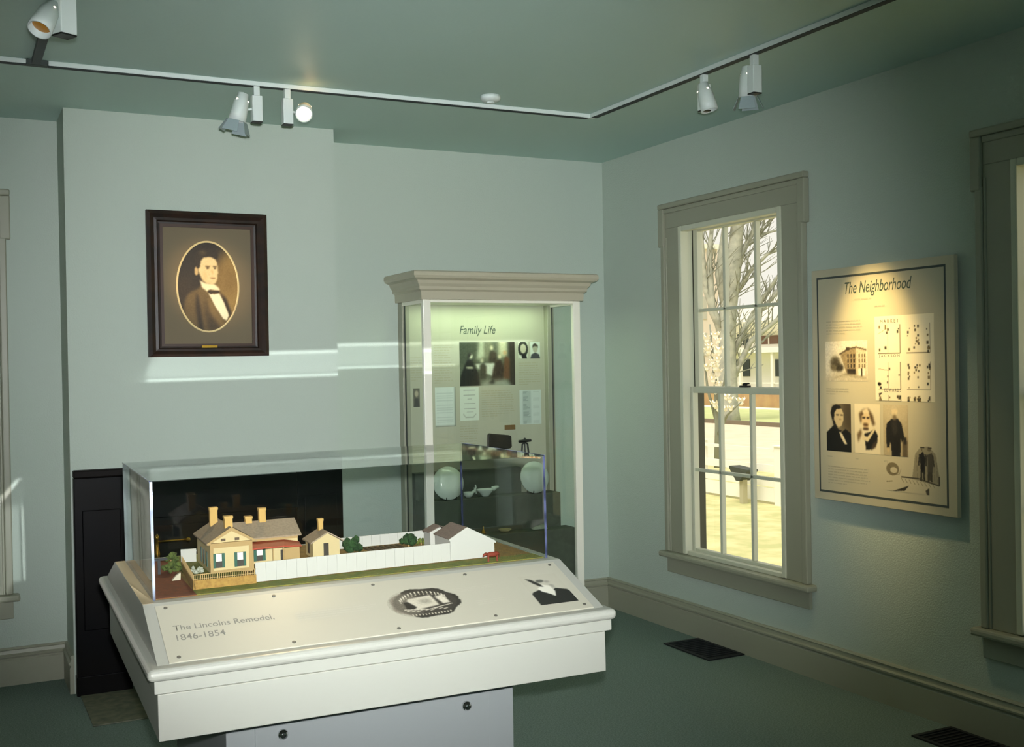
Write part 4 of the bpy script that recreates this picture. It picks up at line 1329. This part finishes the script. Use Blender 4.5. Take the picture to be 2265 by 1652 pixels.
FOL2 = mat('model_light_foliage', (116, 128, 48), .95, noise=(60, (88, 100, 44), 4), bump=(120, .9))

gm = thing('model_ground', 'model landscape base of turf, soil and brick walk inside the clear cover', 'model ground', tuple(TT @ Vector((.58, .62, .951))))
q0, q1, q2, q3 = k1 + e + .002, k2 - e - .002, k3 + e + .002, k4 - e - .002
tp(MB().box(q0, q1, q2, q3, .9506, .9515), 'base_sheet', SOIL, gm)
tp(MB().box(q0, .157, q2, q3, .9515, .9530), 'brick_walk', BRICKW, gm)
tp(MB().box(.1575, q1, q2, .392, .9515, .9532), 'grass_verge', LAWN, gm)
tp(MB().box(.172, .3165, .393, q3, .9515, .9555), 'front_lawn', mat('model_lawn_raised', (126, 124, 52), .9, noise=(60, (104, 110, 46), 4)), gm)


def win(parent, ua, ub, wa, wb, v, shutters=True):
    """sash window on a wall facing the front (plane v): blind above, dark pane below, shutters both sides"""
    sw = (ub - ua) * .22 if shutters else 0
    o = tp(MB().box(ua + sw, ub - sw, v - .0022, v - .0002, wa, wb), 'model_window', DKG, parent)
    tp(MB().box(ua + sw + .001, ub - sw - .001, v - .0030, v - .0023, wa + (wb - wa) * .46, wb - .001), 'blind', BLIND, o)
    if shutters:
        tp(MB().box(ua, ua + sw, v - .0036, v - .0002, wa, wb), 'shutter', SHUT, o)
        tp(MB().box(ub - sw, ub, v - .0036, v - .0002, wa, wb), 'shutter', SHUT, o)
    return o


def gable_roof(b, ua, ub, va, vb, we, wr, axis, t=.004, mi=0):
    """roof sheet of thickness t: ridge along axis ('u' or 'v')"""
    if axis == 'v':
        uc = (ua + ub) / 2
        for s, (p, q) in enumerate(((ua, uc), (uc, ub))):
            w0, w1 = (we, wr) if s == 0 else (wr, we)
            b.add([(p, va, w0), (q, va, w1), (q, vb, w1), (p, vb, w0), (p, va, w0 - t), (q, va, w1 - t), (q, vb, w1 - t), (p, vb, w0 - t)],
                  [(0, 1, 2, 3), (7, 6, 5, 4), (0, 4, 5, 1), (1, 5, 6, 2), (2, 6, 7, 3), (3, 7, 4, 0)], mi)
    else:
        vc = (va + vb) / 2
        for s, (p, q) in enumerate(((va, vc), (vc, vb))):
            w0, w1 = (we, wr) if s == 0 else (wr, we)
            b.add([(ua, p, w0), (ua, q, w1), (ub, q, w1), (ub, p, w0), (ua, p, w0 - t), (ua, q, w1 - t), (ub, q, w1 - t), (ub, p, w0 - t)],
                  [(0, 1, 2, 3), (7, 6, 5, 4), (0, 4, 5, 1), (1, 5, 6, 2), (2, 6, 7, 3), (3, 7, 4, 0)], mi)
    return b


def boards(parent, nm, ua, ub, v, wa, wb, n, m_):
    """clapboard courses as thin lapped strips on the front wall"""
    for k in range(n):
        w0, w1 = wa + (wb - wa) * k / n, wa + (wb - wa) * (k + 1) / n
        b = MB().add([(ua, v - .0012, w0), (ub, v - .0012, w0), (ub, v - .0003, w1), (ua, v - .0003, w1), (ua, v, w0), (ub, v, w0), (ub, v, w1), (ua, v, w1)],
                     [(0, 1, 2, 3), (4, 7, 6, 5), (0, 4, 5, 1), (1, 5, 6, 2), (2, 6, 7, 3), (3, 7, 4, 0)])
        tp(b, nm, m_, parent)


mh = thing('model_house', 'tan model house with gabled front, four chimneys and red porch roof', 'model house', tuple(TT @ Vector((.36, .68, GZ))))
ha, hb, hv, hw = .2340, .3460, .5735, .785
eav, rdg = 1.0345, 1.0735
uc = (ha + hb) / 2
b = MB().prism([(ha, GZ), (hb, GZ), (hb, eav), (uc, rdg - .004), (ha, eav)], 'y', hv, hw)
tp(b, 'front_block', TANW, mh)
for s in (ha, hb):
    tp(MB().box(s - .0085 if s == hb else s - .0005, s + .0005 if s == hb else s + .0085, hv - .003, hv + .004, GZ, 1.0225), 'corner_post', TAND, mh)
tp(MB().box(ha - .0005, hb + .0005, hv - .0035, hv, 1.0225, 1.0325), 'frieze_board', TAND, mh)
tp(MB().box(ha - .008, hb + .008, hv - .0095, hv, 1.0325, 1.0365), 'cornice_board', TAND, mh)
tp(MB().box(ha, hb, hv - .0025, hv, GZ, .962), 'water_table', TAND, mh)
b = gable_roof(MB(), ha - .010, hb + .010, hv - .009, hw + .006, eav + .002, rdg + .003, 'v')
tp(b, 'front_roof', ROOF, mh)
b = MB()
for s in (0, 1):
    p0 = (ha - .010, eav + .0025) if s == 0 else (hb + .010, eav + .0025)
    p1 = (uc, rdg + .0035)
    q0, q1_ = (p0[0] + (.008 if s == 0 else -.008), p0[1] - .0015), (uc, rdg - .007)
    b.prism([p0, p1, q1_, q0], 'y', hv - .0105, hv - .006)
tp(b, 'rake_board', TAND, mh)
for ua in (uc - .027, uc + .010):
    tp(MB().box(ua, ua + .012, hv - .002, hv, 1.0395, 1.0465), 'gable_vent', mat('model_vent_brown', (92, 74, 50), .7), mh)
win(mh, .2412, .2715, .969, 1.0075, hv)
win(mh, .2975, .3285, .968, 1.0065, hv)
for vv in (.615, .66, .705):
    o = tp(MB().box(ha - .0020, ha - .0001, vv, vv + .02, .968, 1.008), 'side_window', DKG, mh)
    tp(MB().box(ha - .003, ha - .0021, vv - .004, vv + .001, .968, 1.008), 'shutter', SHUT, o)
# rear wing
wb_ = MB().prism([(.672, GZ), (.812, GZ), (.812, 1.026), (.742, 1.060), (.672, 1.026)], 'x', hb - .02, .4966)
tp(wb_, 'rear_wing', TANW, mh)
tp(gable_roof(MB(), hb - .055, .5055, .662, .822, 1.027, 1.0645, 'u'), 'wing_roof', ROOF, mh)
tp(MB().box(hb, .4966, .668, .672, 1.016, 1.024), 'wing_eave_board', TAND, mh)
b = MB().add([(.349, .598, 1.0045), (.440, .598, 1.0045), (.458, .671, 1.0115), (.349, .671, 1.0125), (.349, .598, 1.0085), (.440, .598, 1.0085), (.458, .671, 1.0145), (.349, .671, 1.0155)],
             [(0, 3, 2, 1), (4, 5, 6, 7), (0, 1, 5, 4), (1, 2, 6, 5), (2, 3, 7, 6), (3, 0, 4, 7)])
tp(b, 'porch_roof', REDR, mh)
b = MB().add([(.440, .598, 1.0045), (.490, .600, 1.0015), (.500, .671, 1.003), (.458, .671, 1.0115), (.440, .598, 1.0085), (.490, .600, 1.0035), (.500, .671, 1.005), (.458, .671, 1.0145)],
             [(0, 3, 2, 1), (4, 5, 6, 7), (0, 1, 5, 4), (1, 2, 6, 5), (2, 3, 7, 6), (3, 0, 4, 7)])
tp(b, 'porch_roof', REDR, mh)
win(mh, .3700, .4030, .960, .9945, .672)
tp(MB().box(.446, .455, .669, .672, GZ, .986), 'porch_door', DKG, mh)
tp(MB().box(.4405, .4835, .600, .604, GZ, 1.0015), 'lattice_screen', TAND, mh)
for ua in (.352, .408, .437):
    tp(MB().box(ua, ua + .0035, .601, .6045, GZ, 1.0045), 'porch_post', TAND, mh)
for (ca, cb_, va, vb, wa, wb2) in ((.2615, .2840, .728, .748, 1.06, 1.1135), (.2775, .3005, .594, .612, 1.058, 1.1035), (.3610, .3815, .732, .750, 1.05, 1.0800), (.4004, .4212, .732, .750, 1.05, 1.1005)):
    o = tp(MB().box(ca + .001, cb_ - .001, va, vb, wa, wb2 - .004), 'chimney', CHIM, mh)
    tp(MB().box(ca - .0005, cb_ + .0005, va - .0015, vb + .0015, wb2 - .007, wb2), 'chimney_cap', CHIM, o)

ms = thing('model_shed', 'small tan model shed with chimney behind the house, right of it', 'model shed', tuple(TT @ Vector((.578, .71, GZ))))
sa, sb, sv, sw_ = .5391, .6180, .6685, .752
scx = (sa + sb) / 2 + .004
tp(MB().prism([(sa, GZ), (sb, GZ), (sb, 1.0005), (scx, 1.022), (sa, .999)], 'y', sv, sw_), 'walls', TANW, ms)
b = MB()
for p_, q_, w0, w1 in ((sa - .008, scx, .9985, 1.0270), (scx, sb + .010, 1.0270, .9995)):
    b.add([(p_, sv - .008, w0), (q_, sv - .008, w1), (q_, sw_ + .006, w1), (p_, sw_ + .006, w0), (p_, sv - .008, w0 - .004), (q_, sv - .008, w1 - .004), (q_, sw_ + .006, w1 - .004), (p_, sw_ + .006, w0 - .004)],
          [(0, 1, 2, 3), (7, 6, 5, 4), (0, 4, 5, 1), (1, 5, 6, 2), (2, 6, 7, 3), (3, 7, 4, 0)])
tp(b, 'roof', ROOF, ms)
tp(MB().box(.5705, .5850, sv - .0025, sv, .9545, .9935), 'door', DKG, ms)
o = tp(MB().box(.5722, .5865, .725, .740, 1.015, 1.053), 'chimney', CHIM, ms)
tp(MB().box(.5712, .5875, .7235, .7415, 1.050, 1.057), 'chimney_cap', CHIM, o)
tp(MB().box(sa - .002, sa - .0001, .70, .72, .962, .992), 'side_window', DKG, ms)

mbn = thing('model_barn', 'white model barn with grey brown roof at the right end of the lot', 'model barn', tuple(TT @ Vector((.93, .47, GZ))))
ba, bb, bv, bw = .862, .9955, .4105, .530
bx = .9135
tp(MB().prism([(ba, GZ), (bb, GZ), (bb, .9965), (bx, 1.0385), (ba, 1.0135)], 'y', bv, bw), 'walls', MWHT, mbn)
b = MB()
for p_, q_, w0, w1 in ((ba - .003, bx, 1.0130, 1.0425), (bx, bb + .004, 1.0425, .9965)):
    b.add([(p_, bv + .001, w0), (q_, bv + .001, w1), (q_, bw + .004, w1), (p_, bw + .004, w0), (p_, bv + .001, w0 - .002), (q_, bv + .001, w1 - .002), (q_, bw + .004, w1 - .002), (p_, bw + .004, w0 - .002)],
          [(0, 1, 2, 3), (7, 6, 5, 4), (0, 4, 5, 1), (1, 5, 6, 2), (2, 6, 7, 3), (3, 7, 4, 0)])
tp(b, 'roof', ROOFB, mbn)
b = MB()
for s in (0, 1):
    p0 = (ba - .003, 1.0130) if s == 0 else (bb + .004, .9965)
    b.prism([p0, (bx, 1.0425), (bx, 1.0365), (p0[0], p0[1] - .006)], 'y', bv - .002, bv + .001)
tp(b, 'gable_trim', MWHT, mbn)

mp = thing('model_privy', 'tiny white model outhouse with grey brown roof behind the barn', 'model outhouse', tuple(TT @ Vector((.89, .60, GZ))))
tp(MB().prism([(.868, GZ), (.918, GZ), (.918, 1.012), (.900, 1.022), (.868, 1.010)], 'y', .585, .635), 'walls', MWHT, mp)
b = MB()
for p_, q_, w0, w1 in ((.863, .9005, 1.0095, 1.0265), (.9005, .924, 1.0265, 1.0135)):
    b.add([(p_, .582, w0), (q_, .582, w1), (q_, .638, w1), (p_, .638, w0), (p_, .582, w0 - .002), (q_, .582, w1 - .002), (q_, .638, w1 - .002), (p_, .638, w0 - .002)],
          [(0, 1, 2, 3), (7, 6, 5, 4), (0, 4, 5, 1), (1, 5, 6, 2), (2, 6, 7, 3), (3, 7, 4, 0)])
tp(b, 'roof', ROOFB, mp)


def board_fence(label, nm, pts, wa, wb, posts):
    t = thing('model_fence', label, 'model fence', tuple(TT @ Vector((pts[0][0], pts[0][1], wa))), 'white model board fences')
    for (ua, va), (ub, vb) in zip(pts[:-1], pts[1:]):
        d = Vector((ub - ua, vb - va, 0))
        nrm = Vector((-d.y, d.x, 0)).normalized() * .0016
        n = max(1, int(d.length / .026))
        for k in range(n):
            a = Vector((ua, va, 0)) + d * (k / n)
            c = Vector((ua, va, 0)) + d * ((k + .985) / n)
            h = wb + random.uniform(-.0002, .0002)
            vs = [a - nrm, c - nrm, c + nrm, a + nrm]
            vs = [(v.x, v.y, wa) for v in vs] + [(v.x, v.y, h) for v in vs]
            tp(MB().add(vs, [(0, 3, 2, 1), (4, 5, 6, 7), (0, 1, 5, 4), (1, 2, 6, 5), (2, 3, 7, 6), (3, 0, 4, 7)]), 'board', MWHT, t)
        r = [Vector((ua, va, 0)) + nrm, Vector((ub, vb, 0)) + nrm, Vector((ub, vb, 0)) + nrm * 2.5, Vector((ua, va, 0)) + nrm * 2.5]
        w2 = wb - .008
        vs = [(v.x, v.y, w2) for v in r] + [(v.x, v.y, w2 + .004) for v in r]
        tp(MB().add(vs, [(0, 3, 2, 1), (4, 5, 6, 7), (0, 1, 5, 4), (1, 2, 6, 5), (2, 3, 7, 6), (3, 0, 4, 7)]), 'rail', MWHT, t)
    return t


board_fence('long white model board fence along the front of the lot to the barn', 'a', [(.3175, .4005), (.860, .4085)], .9532, 1.0030, True)
board_fence('white model board fence along the back of the garden', 'b', [(.640, .790), (.950, .793)], .9515, .9840, True)
board_fence('short white model board fence behind the house at its left corner', 'c', [(.190, .802), (.232, .792)], .9515, .9920, True)

rw = thing('model_retaining_wall', 'low tan model wall with picket rail around the house front yard', 'model wall', tuple(TT @ Vector((.157, .385, GZ))))
tp(MB().box(.158, .3165, .3835, .3895, .9532, .9755), 'front_wall', TANP, rw)
b = MB().add([(.158, .3835, .953), (.164, .3835, .953), (.181, .70, .953), (.175, .70, .953), (.158, .3835, .9755), (.164, .3835, .9755), (.181, .70, .9735), (.175, .70, .9735)],
             [(0, 3, 2, 1), (4, 5, 6, 7), (0, 1, 5, 4), (1, 2, 6, 5), (2, 3, 7, 6), (3, 0, 4, 7)])
tp(b, 'side_wall', TAND, rw)
tp(MB().box(.158, .3165, .3855, .3875, .9885, .9905), 'picket_rail', TAND, rw)
tp(MB().box(.158, .3165, .3855, .3875, .9780, .9795), 'picket_rail', TAND, rw)
for k in range(34):
    ua = .1585 + k * (.1575 / 34)
    tp(MB().box(ua, ua + .0016, .3845, .3856, .9756, .9915), 'picket', TAND, rw)
for k in range(24):
    f_ = k / 23
    ua, va = .1600 + .0175 * f_, .389 + .308 * f_
    tp(MB().box(ua, ua + .0014, va, va + .003, .9745, .990), 'picket', TAND, rw)


def bush(label, cu, cv, r, h, m_, seed, nm='model_bush', n=26, grp='model shrubs in the garden', cat='model bush'):
    rn = random.Random(seed)
    t = thing(nm, label, cat, tuple(TT @ Vector((cu, cv, GZ))), grp)
    b = MB()
    for k in range(n):
        a, q = rn.random() * 6.28, rn.random()
        z = rn.random()
        rr = r * math.sqrt(q) * (1 - .62 * z)
        b.ball((cu + rr * math.cos(a), cv + rr * math.sin(a), GZ + r * .3 + z * (h - r * .55)), r * rn.uniform(.24, .38), sub=1, jitter=.25, seed=seed + k)
    tp(b, 'foliage', m_, t, stuff=True)
    tp(MB().tube([(cu, cv, .9512), (cu, cv, GZ + h * .6)], .0022, 6), 'stem', TAND, t)
    return t


bush('dark green model bush beside the tan shed', .6645, .700, .033, .049, FOL, 41)
bush('dark green model bush near the barn, in mid garden', .846, .715, .031, .038, FOL, 42)
bush('low light green model plant between bush and barn', .888, .720, .016, .022, FOL2, 43, n=12)
bush('small light green model plant close to the barn', .912, .725, .012, .018, FOL2, 44, n=10)
bush('olive green model tree standing on the brick walk', .1440, .662, .026, .060, mat('model_tree_olive', (92, 104, 44), .95, noise=(60, (66, 80, 36), 4)), 45, nm='model_tree', n=30, grp='model trees', cat='model tree')
gd = thing('model_garden', 'brown model vegetable garden of planted rows between the two green bushes', 'model garden', tuple(TT @ Vector((.765, .70, .952))))
for k in range(7):
    uu = .715 + k * .017
    tp(MB().box(uu, uu + .009, .64, .76, .9516, .9555), 'garden_row', mat('model_garden_row', (96, 72, 40), .95, noise=(90, (70, 66, 34), 4)), gd)
hp = thing('model_hitching_post', 'black model hitching rail on the brick walk at far left', 'model post', tuple(TT @ Vector((.111, .653, GZ))))
tp(MB().box(.1075, .1145, .651, .656, .953, .993), 'post', BLACK, hp)
tp(MB().box(.096, .133, .651, .656, .990, .9965), 'rail', BLACK, hp)
o = tp(MB().add([(.128, .538, .953), (.150, .538, .953), (.152, .560, .953), (.130, .560, .953), (.138, .540, .964), (.152, .541, .972), (.152, .556, .972), (.140, .556, .964)],
               [(0, 3, 2, 1), (4, 5, 6, 7), (0, 1, 5, 4), (1, 2, 6, 5), (2, 3, 7, 6), (3, 0, 4, 7)]), 'model_mounting_block', mat('model_pale_stone', (196, 188, 160), .8), None, bevel=.001)
tag(o, 'pale wedge shaped model mounting block on the brick walk by the tree', 'model block')
t = thing('model_flower_urn', 'pale model flower clump on the front lawn left of the house', 'model planting', tuple(TT @ Vector((.205, .60, .9555))))
b = MB()
rn = random.Random(77)
for k in range(14):
    b.ball((.205 + rn.uniform(-.012, .012), .60 + rn.uniform(-.02, .02), .960 + rn.uniform(0, .008)), .006, sub=1, jitter=.2, seed=k)
tp(b, 'blossoms', mat('model_pale_bloom', (176, 178, 156), .9), t, stuff=True)
cw = thing('model_cow', 'small red brown model cow on the turf beside the white barn', 'model animal', tuple(TT @ Vector((.957, .335, .9532))))
COW = mat('model_red_brown', (128, 50, 28), .7)
b = MB().tube([(.940, .335, .973), (.948, .335, .9735), (.960, .335, .9725), (.970, .335, .974), (.975, .335, .973)], [.004, .0068, .0072, .0066, .004], 10)
tp(b, 'body', COW, cw, smooth=True)
tp(MB().tube([(.942, .335, .974), (.936, .335, .976), (.931, .335, .9735), (.928, .335, .969)], [.0045, .0040, .0034, .0020], 8), 'head', COW, cw, smooth=True)
for uu, vv in ((.944, .332), (.944, .338), (.970, .332), (.970, .338)):
    tp(MB().tube([(uu, vv, .970), (uu + .0004, vv, .961), (uu - .0003, vv, .9533)], [.0022, .0014, .0013], 6), 'leg', COW, cw)
tp(MB().tube([(.976, .335, .974), (.9785, .335, .970), (.978, .335, .962)], [.001, .0008, .0012], 6), 'tail', COW, cw)

# ------------------------------------------------------------------ outdoors, beyond the right hand window
G = -.8
GR = mat('spring_lawn', (182, 182, 124), .95, noise=(3.2, (216, 204, 150), 6))
GR2 = mat('far_grass', (182, 192, 128), .95, noise=(1.5, (196, 200, 140), 4))
STREET = mat('tan_gravel_street', (212, 196, 168), .95, noise=(2, (222, 206, 180), 4))
WALK = mat('pale_sidewalk', (236, 228, 206), .9)
def ground(nm, xa, xb, m_, z=G, lab=None, cat='ground'):
    o = MB().box(xa, xb, -30, 90, z - .3, z).build(nm, m_)
    return struct(o)
ground('floor_lawn', .6, 11.5, GR)
ground('floor_street', 11.5, 22.0, STREET, G - .02)
ground('trim_1', 22.0, 22.25, mat('kerb_dark_stone', (120, 108, 88), .9), G + .12)  # kerb stone, darker brown than the ground beside it
ground('floor_verge', 22.25, 29.6, GR2, G + .05)
ground('trim_2', 29.6, 30.6, WALK, G + .08)
ground('floor_far_yard', 30.6, 120, GR2, G + .05)
struct(MB().box(WT, .6, -30, 60, G - .3, -.3).build('wall_foundation', OLIVE))

FW = mat('white_fence_paint', (236, 234, 220), .7)
pf = thing('plank_fence', 'white plank fence running across the lawn outside the window', 'fence', (8.1, 9, G))
ys = [3.9, 5.95, 8.0, 10.05, 12.1, 14.15]
for y in ys:
    MB().box(8.04, 8.16, y - .085, y + .085, G - .1, .13).build('post', FW, pf, bevel=.01)
    MB().box(8.02, 8.18, y - .10, y + .10, .13, .15).build('post_cap', FW, pf)
for ya, yb2 in zip(ys[:-1], ys[1:]):
    for za, zb in ((.04, .09), (-.29, -.17), (-.52, -.40), (-.76, -.54)):
        MB().box(8.08, 8.11, ya + .086, yb2 - .086, za, zb).build('plank', FW, pf)

sg = thing('wayside_sign', 'small dark slanted sign on a pale post inside the plank fence', 'sign', (7.8, 8.56, G))
MB().box(7.76, 7.85, 8.51, 8.60, G - .05, -.40).build('post', mat('weathered_post', (176, 170, 140), .8), sg)
b = MB().prism([(8.33, -.235), (8.79, -.20), (8.79, -.235), (8.62, -.43), (8.53, -.43), (8.33, -.27)], 'x', 7.70, 7.92)
b.build('panel', mat('dark_sign_board', (56, 62, 54), .6), sg, bevel=.005)

BARK = mat('pale_grey_bark', (150, 152, 138), .9, noise=(4, (180, 180, 162), 4))
TWIG = mat('grey_twig_bark', (136, 138, 122), .9)


def scale_pt(p_, k=1.05):
    return tuple(CAM + (Vector(p_) - CAM) * k)


tree = thing('bare_tree', 'large bare grey tree with spreading limbs seen through the window', 'tree', (22.6, 27.9, G))
def branch(pts, rads, nm='branch', parent=tree, n=9, m_=BARK):
    pts = [scale_pt(q) for q in pts]
    return MB().tube(pts, [q * .74 for q in rads], n).build(nm, m_, parent, smooth=True)
branch([(21.25, 26.30, -.95), (21.23, 26.31, -.22), (21.22, 26.34, 2.0), (21.26, 26.31, 3.25), (21.45, 26.23, 4.7), (21.62, 26.16, 6.3), (21.78, 26.1, 8.2)], [.62, .5, .42, .44, .40, .33, .22], 'trunk', n=14)
B_ = [
    ([(21.22, 26.34, 1.8), (20.9, 26.5, 3.0), (20.56, 26.68, 4.07), (20.45, 26.72, 6.0), (20.5, 26.7, 8.0)], [.22, .2, .15, .10, .04]),
    ([(21.22, 26.33, 2.2), (20.76, 26.58, 3.3), (20.7, 26.61, 5.35), (20.95, 26.5, 7.6)], [.24, .20, .14, .06]),
    ([(21.25, 26.31, 3.0), (21.0, 26.45, 4.6), (21.2, 26.35, 6.2), (21.1, 26.4, 8.2)], [.26, .22, .16, .08]),
    ([(21.40, 26.25, 4.0), (21.74, 26.1, 5.33), (22.33, 25.81, 6.5), (23.14, 25.41, 8.0)], [.2, .16, .11, .05]),
    ([(21.28, 26.31, 1.4), (21.83, 26.03, 2.75), (22.42, 25.74, 3.4), (23.08, 25.42, 4.2), (24.2, 24.9, 5.6)], [.17, .13, .11, .09, .05]),
    ([(21.26, 26.31, 1.5), (21.97, 25.98, 3.0), (22.58, 25.67, 4.03), (23.10, 25.42, 4.82), (24.2, 24.9, 6.6)], [.15, .12, .09, .07, .04]),
    ([(21.3, 26.3, .6), (21.55, 26.16, 1.3), (21.97, 25.96, 2.18), (23.06, 25.42, 3.15), (24.6, 24.7, 4.4)], [.2, .16, .14, .11, .06]),
    ([(21.5, 26.2, 4.9), (21.9, 26.0, 5.6), (22.4, 25.8, 6.0), (23.2, 25.4, 6.2)], [.13, .1, .07, .04]),
    ([(21.35, 26.28, 3.6), (22.0, 25.95, 4.7), (22.6, 25.7, 5.3), (23.4, 25.3, 5.6)], [.14, .11, .08, .04]),
    ([(21.62, 26.16, 6.3), (21.5, 26.2, 7.4), (21.3, 26.3, 8.6)], [.16, .12, .06]),
]
for pts, rads in B_:
    branch(pts, rads)
rn = random.Random(5)
tw = MB()
for pts, rads in B_:
    P = [Vector(scale_pt(q)) for q in pts]
    for k in range(22):
        i = rn.randrange(1, len(P))
        a = P[i - 1].lerp(P[i], rn.random())
        d = Vector((rn.uniform(-.25, .6), rn.uniform(-.6, .35), rn.uniform(.1, .9))).normalized()
        L = rn.uniform(.7, 1.9)
        m1 = a + d * L * .5 + Vector((rn.uniform(-.1, .1), rn.uniform(-.1, .1), rn.uniform(0, .15)))
        e_ = a + d * L + Vector((rn.uniform(-.2, .2), rn.uniform(-.2, .2), rn.uniform(0, .3)))
        tw.tube([a, m1, e_], [.028, .018, .008], 5)
        for _ in range(2):
            d2_ = (d + Vector((rn.uniform(-.6, .6), rn.uniform(-.6, .6), rn.uniform(-.1, .5)))).normalized()
            tw.tube([m1, m1 + d2_ * L * .45], [.016, .006], 4)
tw.build('twigs', TWIG, tree, stuff=True)

mg = thing('magnolia', 'white blossoming magnolia tree beyond the fence, left part of window view', 'tree', (11.2, 13.7, G))
branch2 = lambda pts, rads: MB().tube(pts, rads, 7).build('branch', TWIG, mg, smooth=True)
branch2([(11.2, 13.75, G - .1), (11.2, 13.7, .1), (11.15, 13.68, 1.0), (11.05, 13.72, 2.3)], [.07, .06, .045, .015])
branch2([(11.2, 13.7, .1), (11.1, 13.9, .9), (11.0, 13.95, 1.9)], [.04, .03, .012])
branch2([(11.2, 13.7, -.1), (11.15, 13.3, .35), (11.1, 12.75, .65)], [.04, .026, .010])
branch2([(11.2, 13.7, .4), (11.1, 13.3, 1.1), (11.0, 13.05, 1.7)], [.035, .024, .010])
BLS = mat('white_blossom', (246, 240, 224), .8)
spots = []
for k in range(30):
    spots.append((11.05 + rn.uniform(-.15, .15), 13.78 + rn.uniform(-.42, .16), rn.uniform(.85, 2.05)))
for k in range(9):
    f_ = rn.random()
    spots.append((11.08 + rn.uniform(-.1, .1), 13.75 - f_ * 1.15 + rn.uniform(-.06, .06), .55 + rn.uniform(-.12, .28)))
for k, c_ in enumerate(spots):
    r = rn.uniform(.075, .125)
    b = MB()
    for q in range(6):       # six cupped petals
        a = q * math.pi / 3 + rn.random() * .4
        d1 = Vector((math.cos(a), math.sin(a), .45))
        t1 = Vector((-math.sin(a), math.cos(a), 0))
        o_ = Vector(c_)
        b.add([o_, o_ + d1 * r * .6 + t1 * r * .42, o_ + d1 * r * 1.05 + Vector((0, 0, r * .5)), o_ + d1 * r * .6 - t1 * r * .42], [(0, 1, 2), (0, 2, 3)])
    b.ball(c_, r * .55, sub=1, sc=(1, 1, 1.2))
    b.build('blossom', BLS, mg)

HWALL = mat('white_house_siding', (240, 236, 222), .8)
hz = thing('white_house', 'white two storey house with dark windows and porch across the street', 'house', (47, 52, G))
MB().box(45, 55, 40, 57.2, G, 4.0).build('walls', HWALL, hz)
MB().prism([(44.3, 3.95), (44.3, 4.1), (50, 6.6), (55.7, 4.1), (55.7, 3.95)], 'y', 39.5, 57.6).build('roof', mat('pale_house_roof', (214, 208, 192), .9), hz)
MB().box(44.3, 45, 39.5, 57.6, 3.35, 3.95).build('eave', mat('pale_tan_eave', (204, 196, 168), .9), hz)
DWIN = mat('dark_green_house_glass', (44, 56, 52), .3)
DBRN = mat('red_brown_shutter_wood', (112, 78, 58), .7)
for (ya, yb2, za, zb, mm) in ((54.86, 56.0, 2.55, 3.3, DWIN), (51.8, 53.56, 2.57, 3.13, DBRN), (54.75, 56.25, .44, 1.59, DWIN), (50.2, 52.55, .44, 1.55, DWIN), (48.5, 49.9, 2.57, 3.13, DBRN), (47.0, 48.6, .44, 1.55, DWIN)):
    o = MB().box(44.94, 44.99, ya, yb2, za, zb).build('window', mm, hz)
    MB().box(44.90, 44.94, (ya + yb2) / 2 - .05, (ya + yb2) / 2 + .05, za, zb).build('mullion', HWALL, o)
for y in (48.0, 51.2, 54.5, 57.0):
    MB().box(43.9, 44.1, y - .1, y + .1, G, 2.3).build('porch_column', HWALL, hz)
MB().box(43.8, 45, 40, 57.2, 2.0, 2.35).build('porch_roof', HWALL, hz)
MB().box(43.95, 44.02, 40, 57.2, -.02, .05).build('porch_rail', HWALL, hz)
MB().box(43.8, 45, 40, 57.2, G, -.55).build('porch_floor', mat('grey_porch_floor', (176, 170, 152), .9), hz)
hd = MB()
hd.box(31.2, 32.6, 20, 70, G, -.12)
o = hd.build('brick_wall', mat('red_brown_brick', (170, 132, 96), .9, noise=(1.4, (190, 156, 108), 5)), bevel=.02)
tag(o, 'low red brown wall across the street below the white house', 'wall')
pk = thing('brick_building', 'pale pink brick building far off behind the bare tree', 'building', (48, 80, G))
MB().box(38, 57.5, 74.6, 90, G, 11.4).build('walls', mat('pale_pink_brick', (226, 208, 194), .9), pk)
MB().box(37.8, 57.7, 74.4, 90.2, 11.4, 11.8).build('roof', HWALL, pk)
for x in (41, 44.5, 48, 51.5, 55):
    for z in (2, 5.2, 8.4):
        MB().box(x, x + 1.2, 74.55, 74.6, z, z + 2).build('window', mat('pale_far_glass', (190, 184, 172), .3), pk)
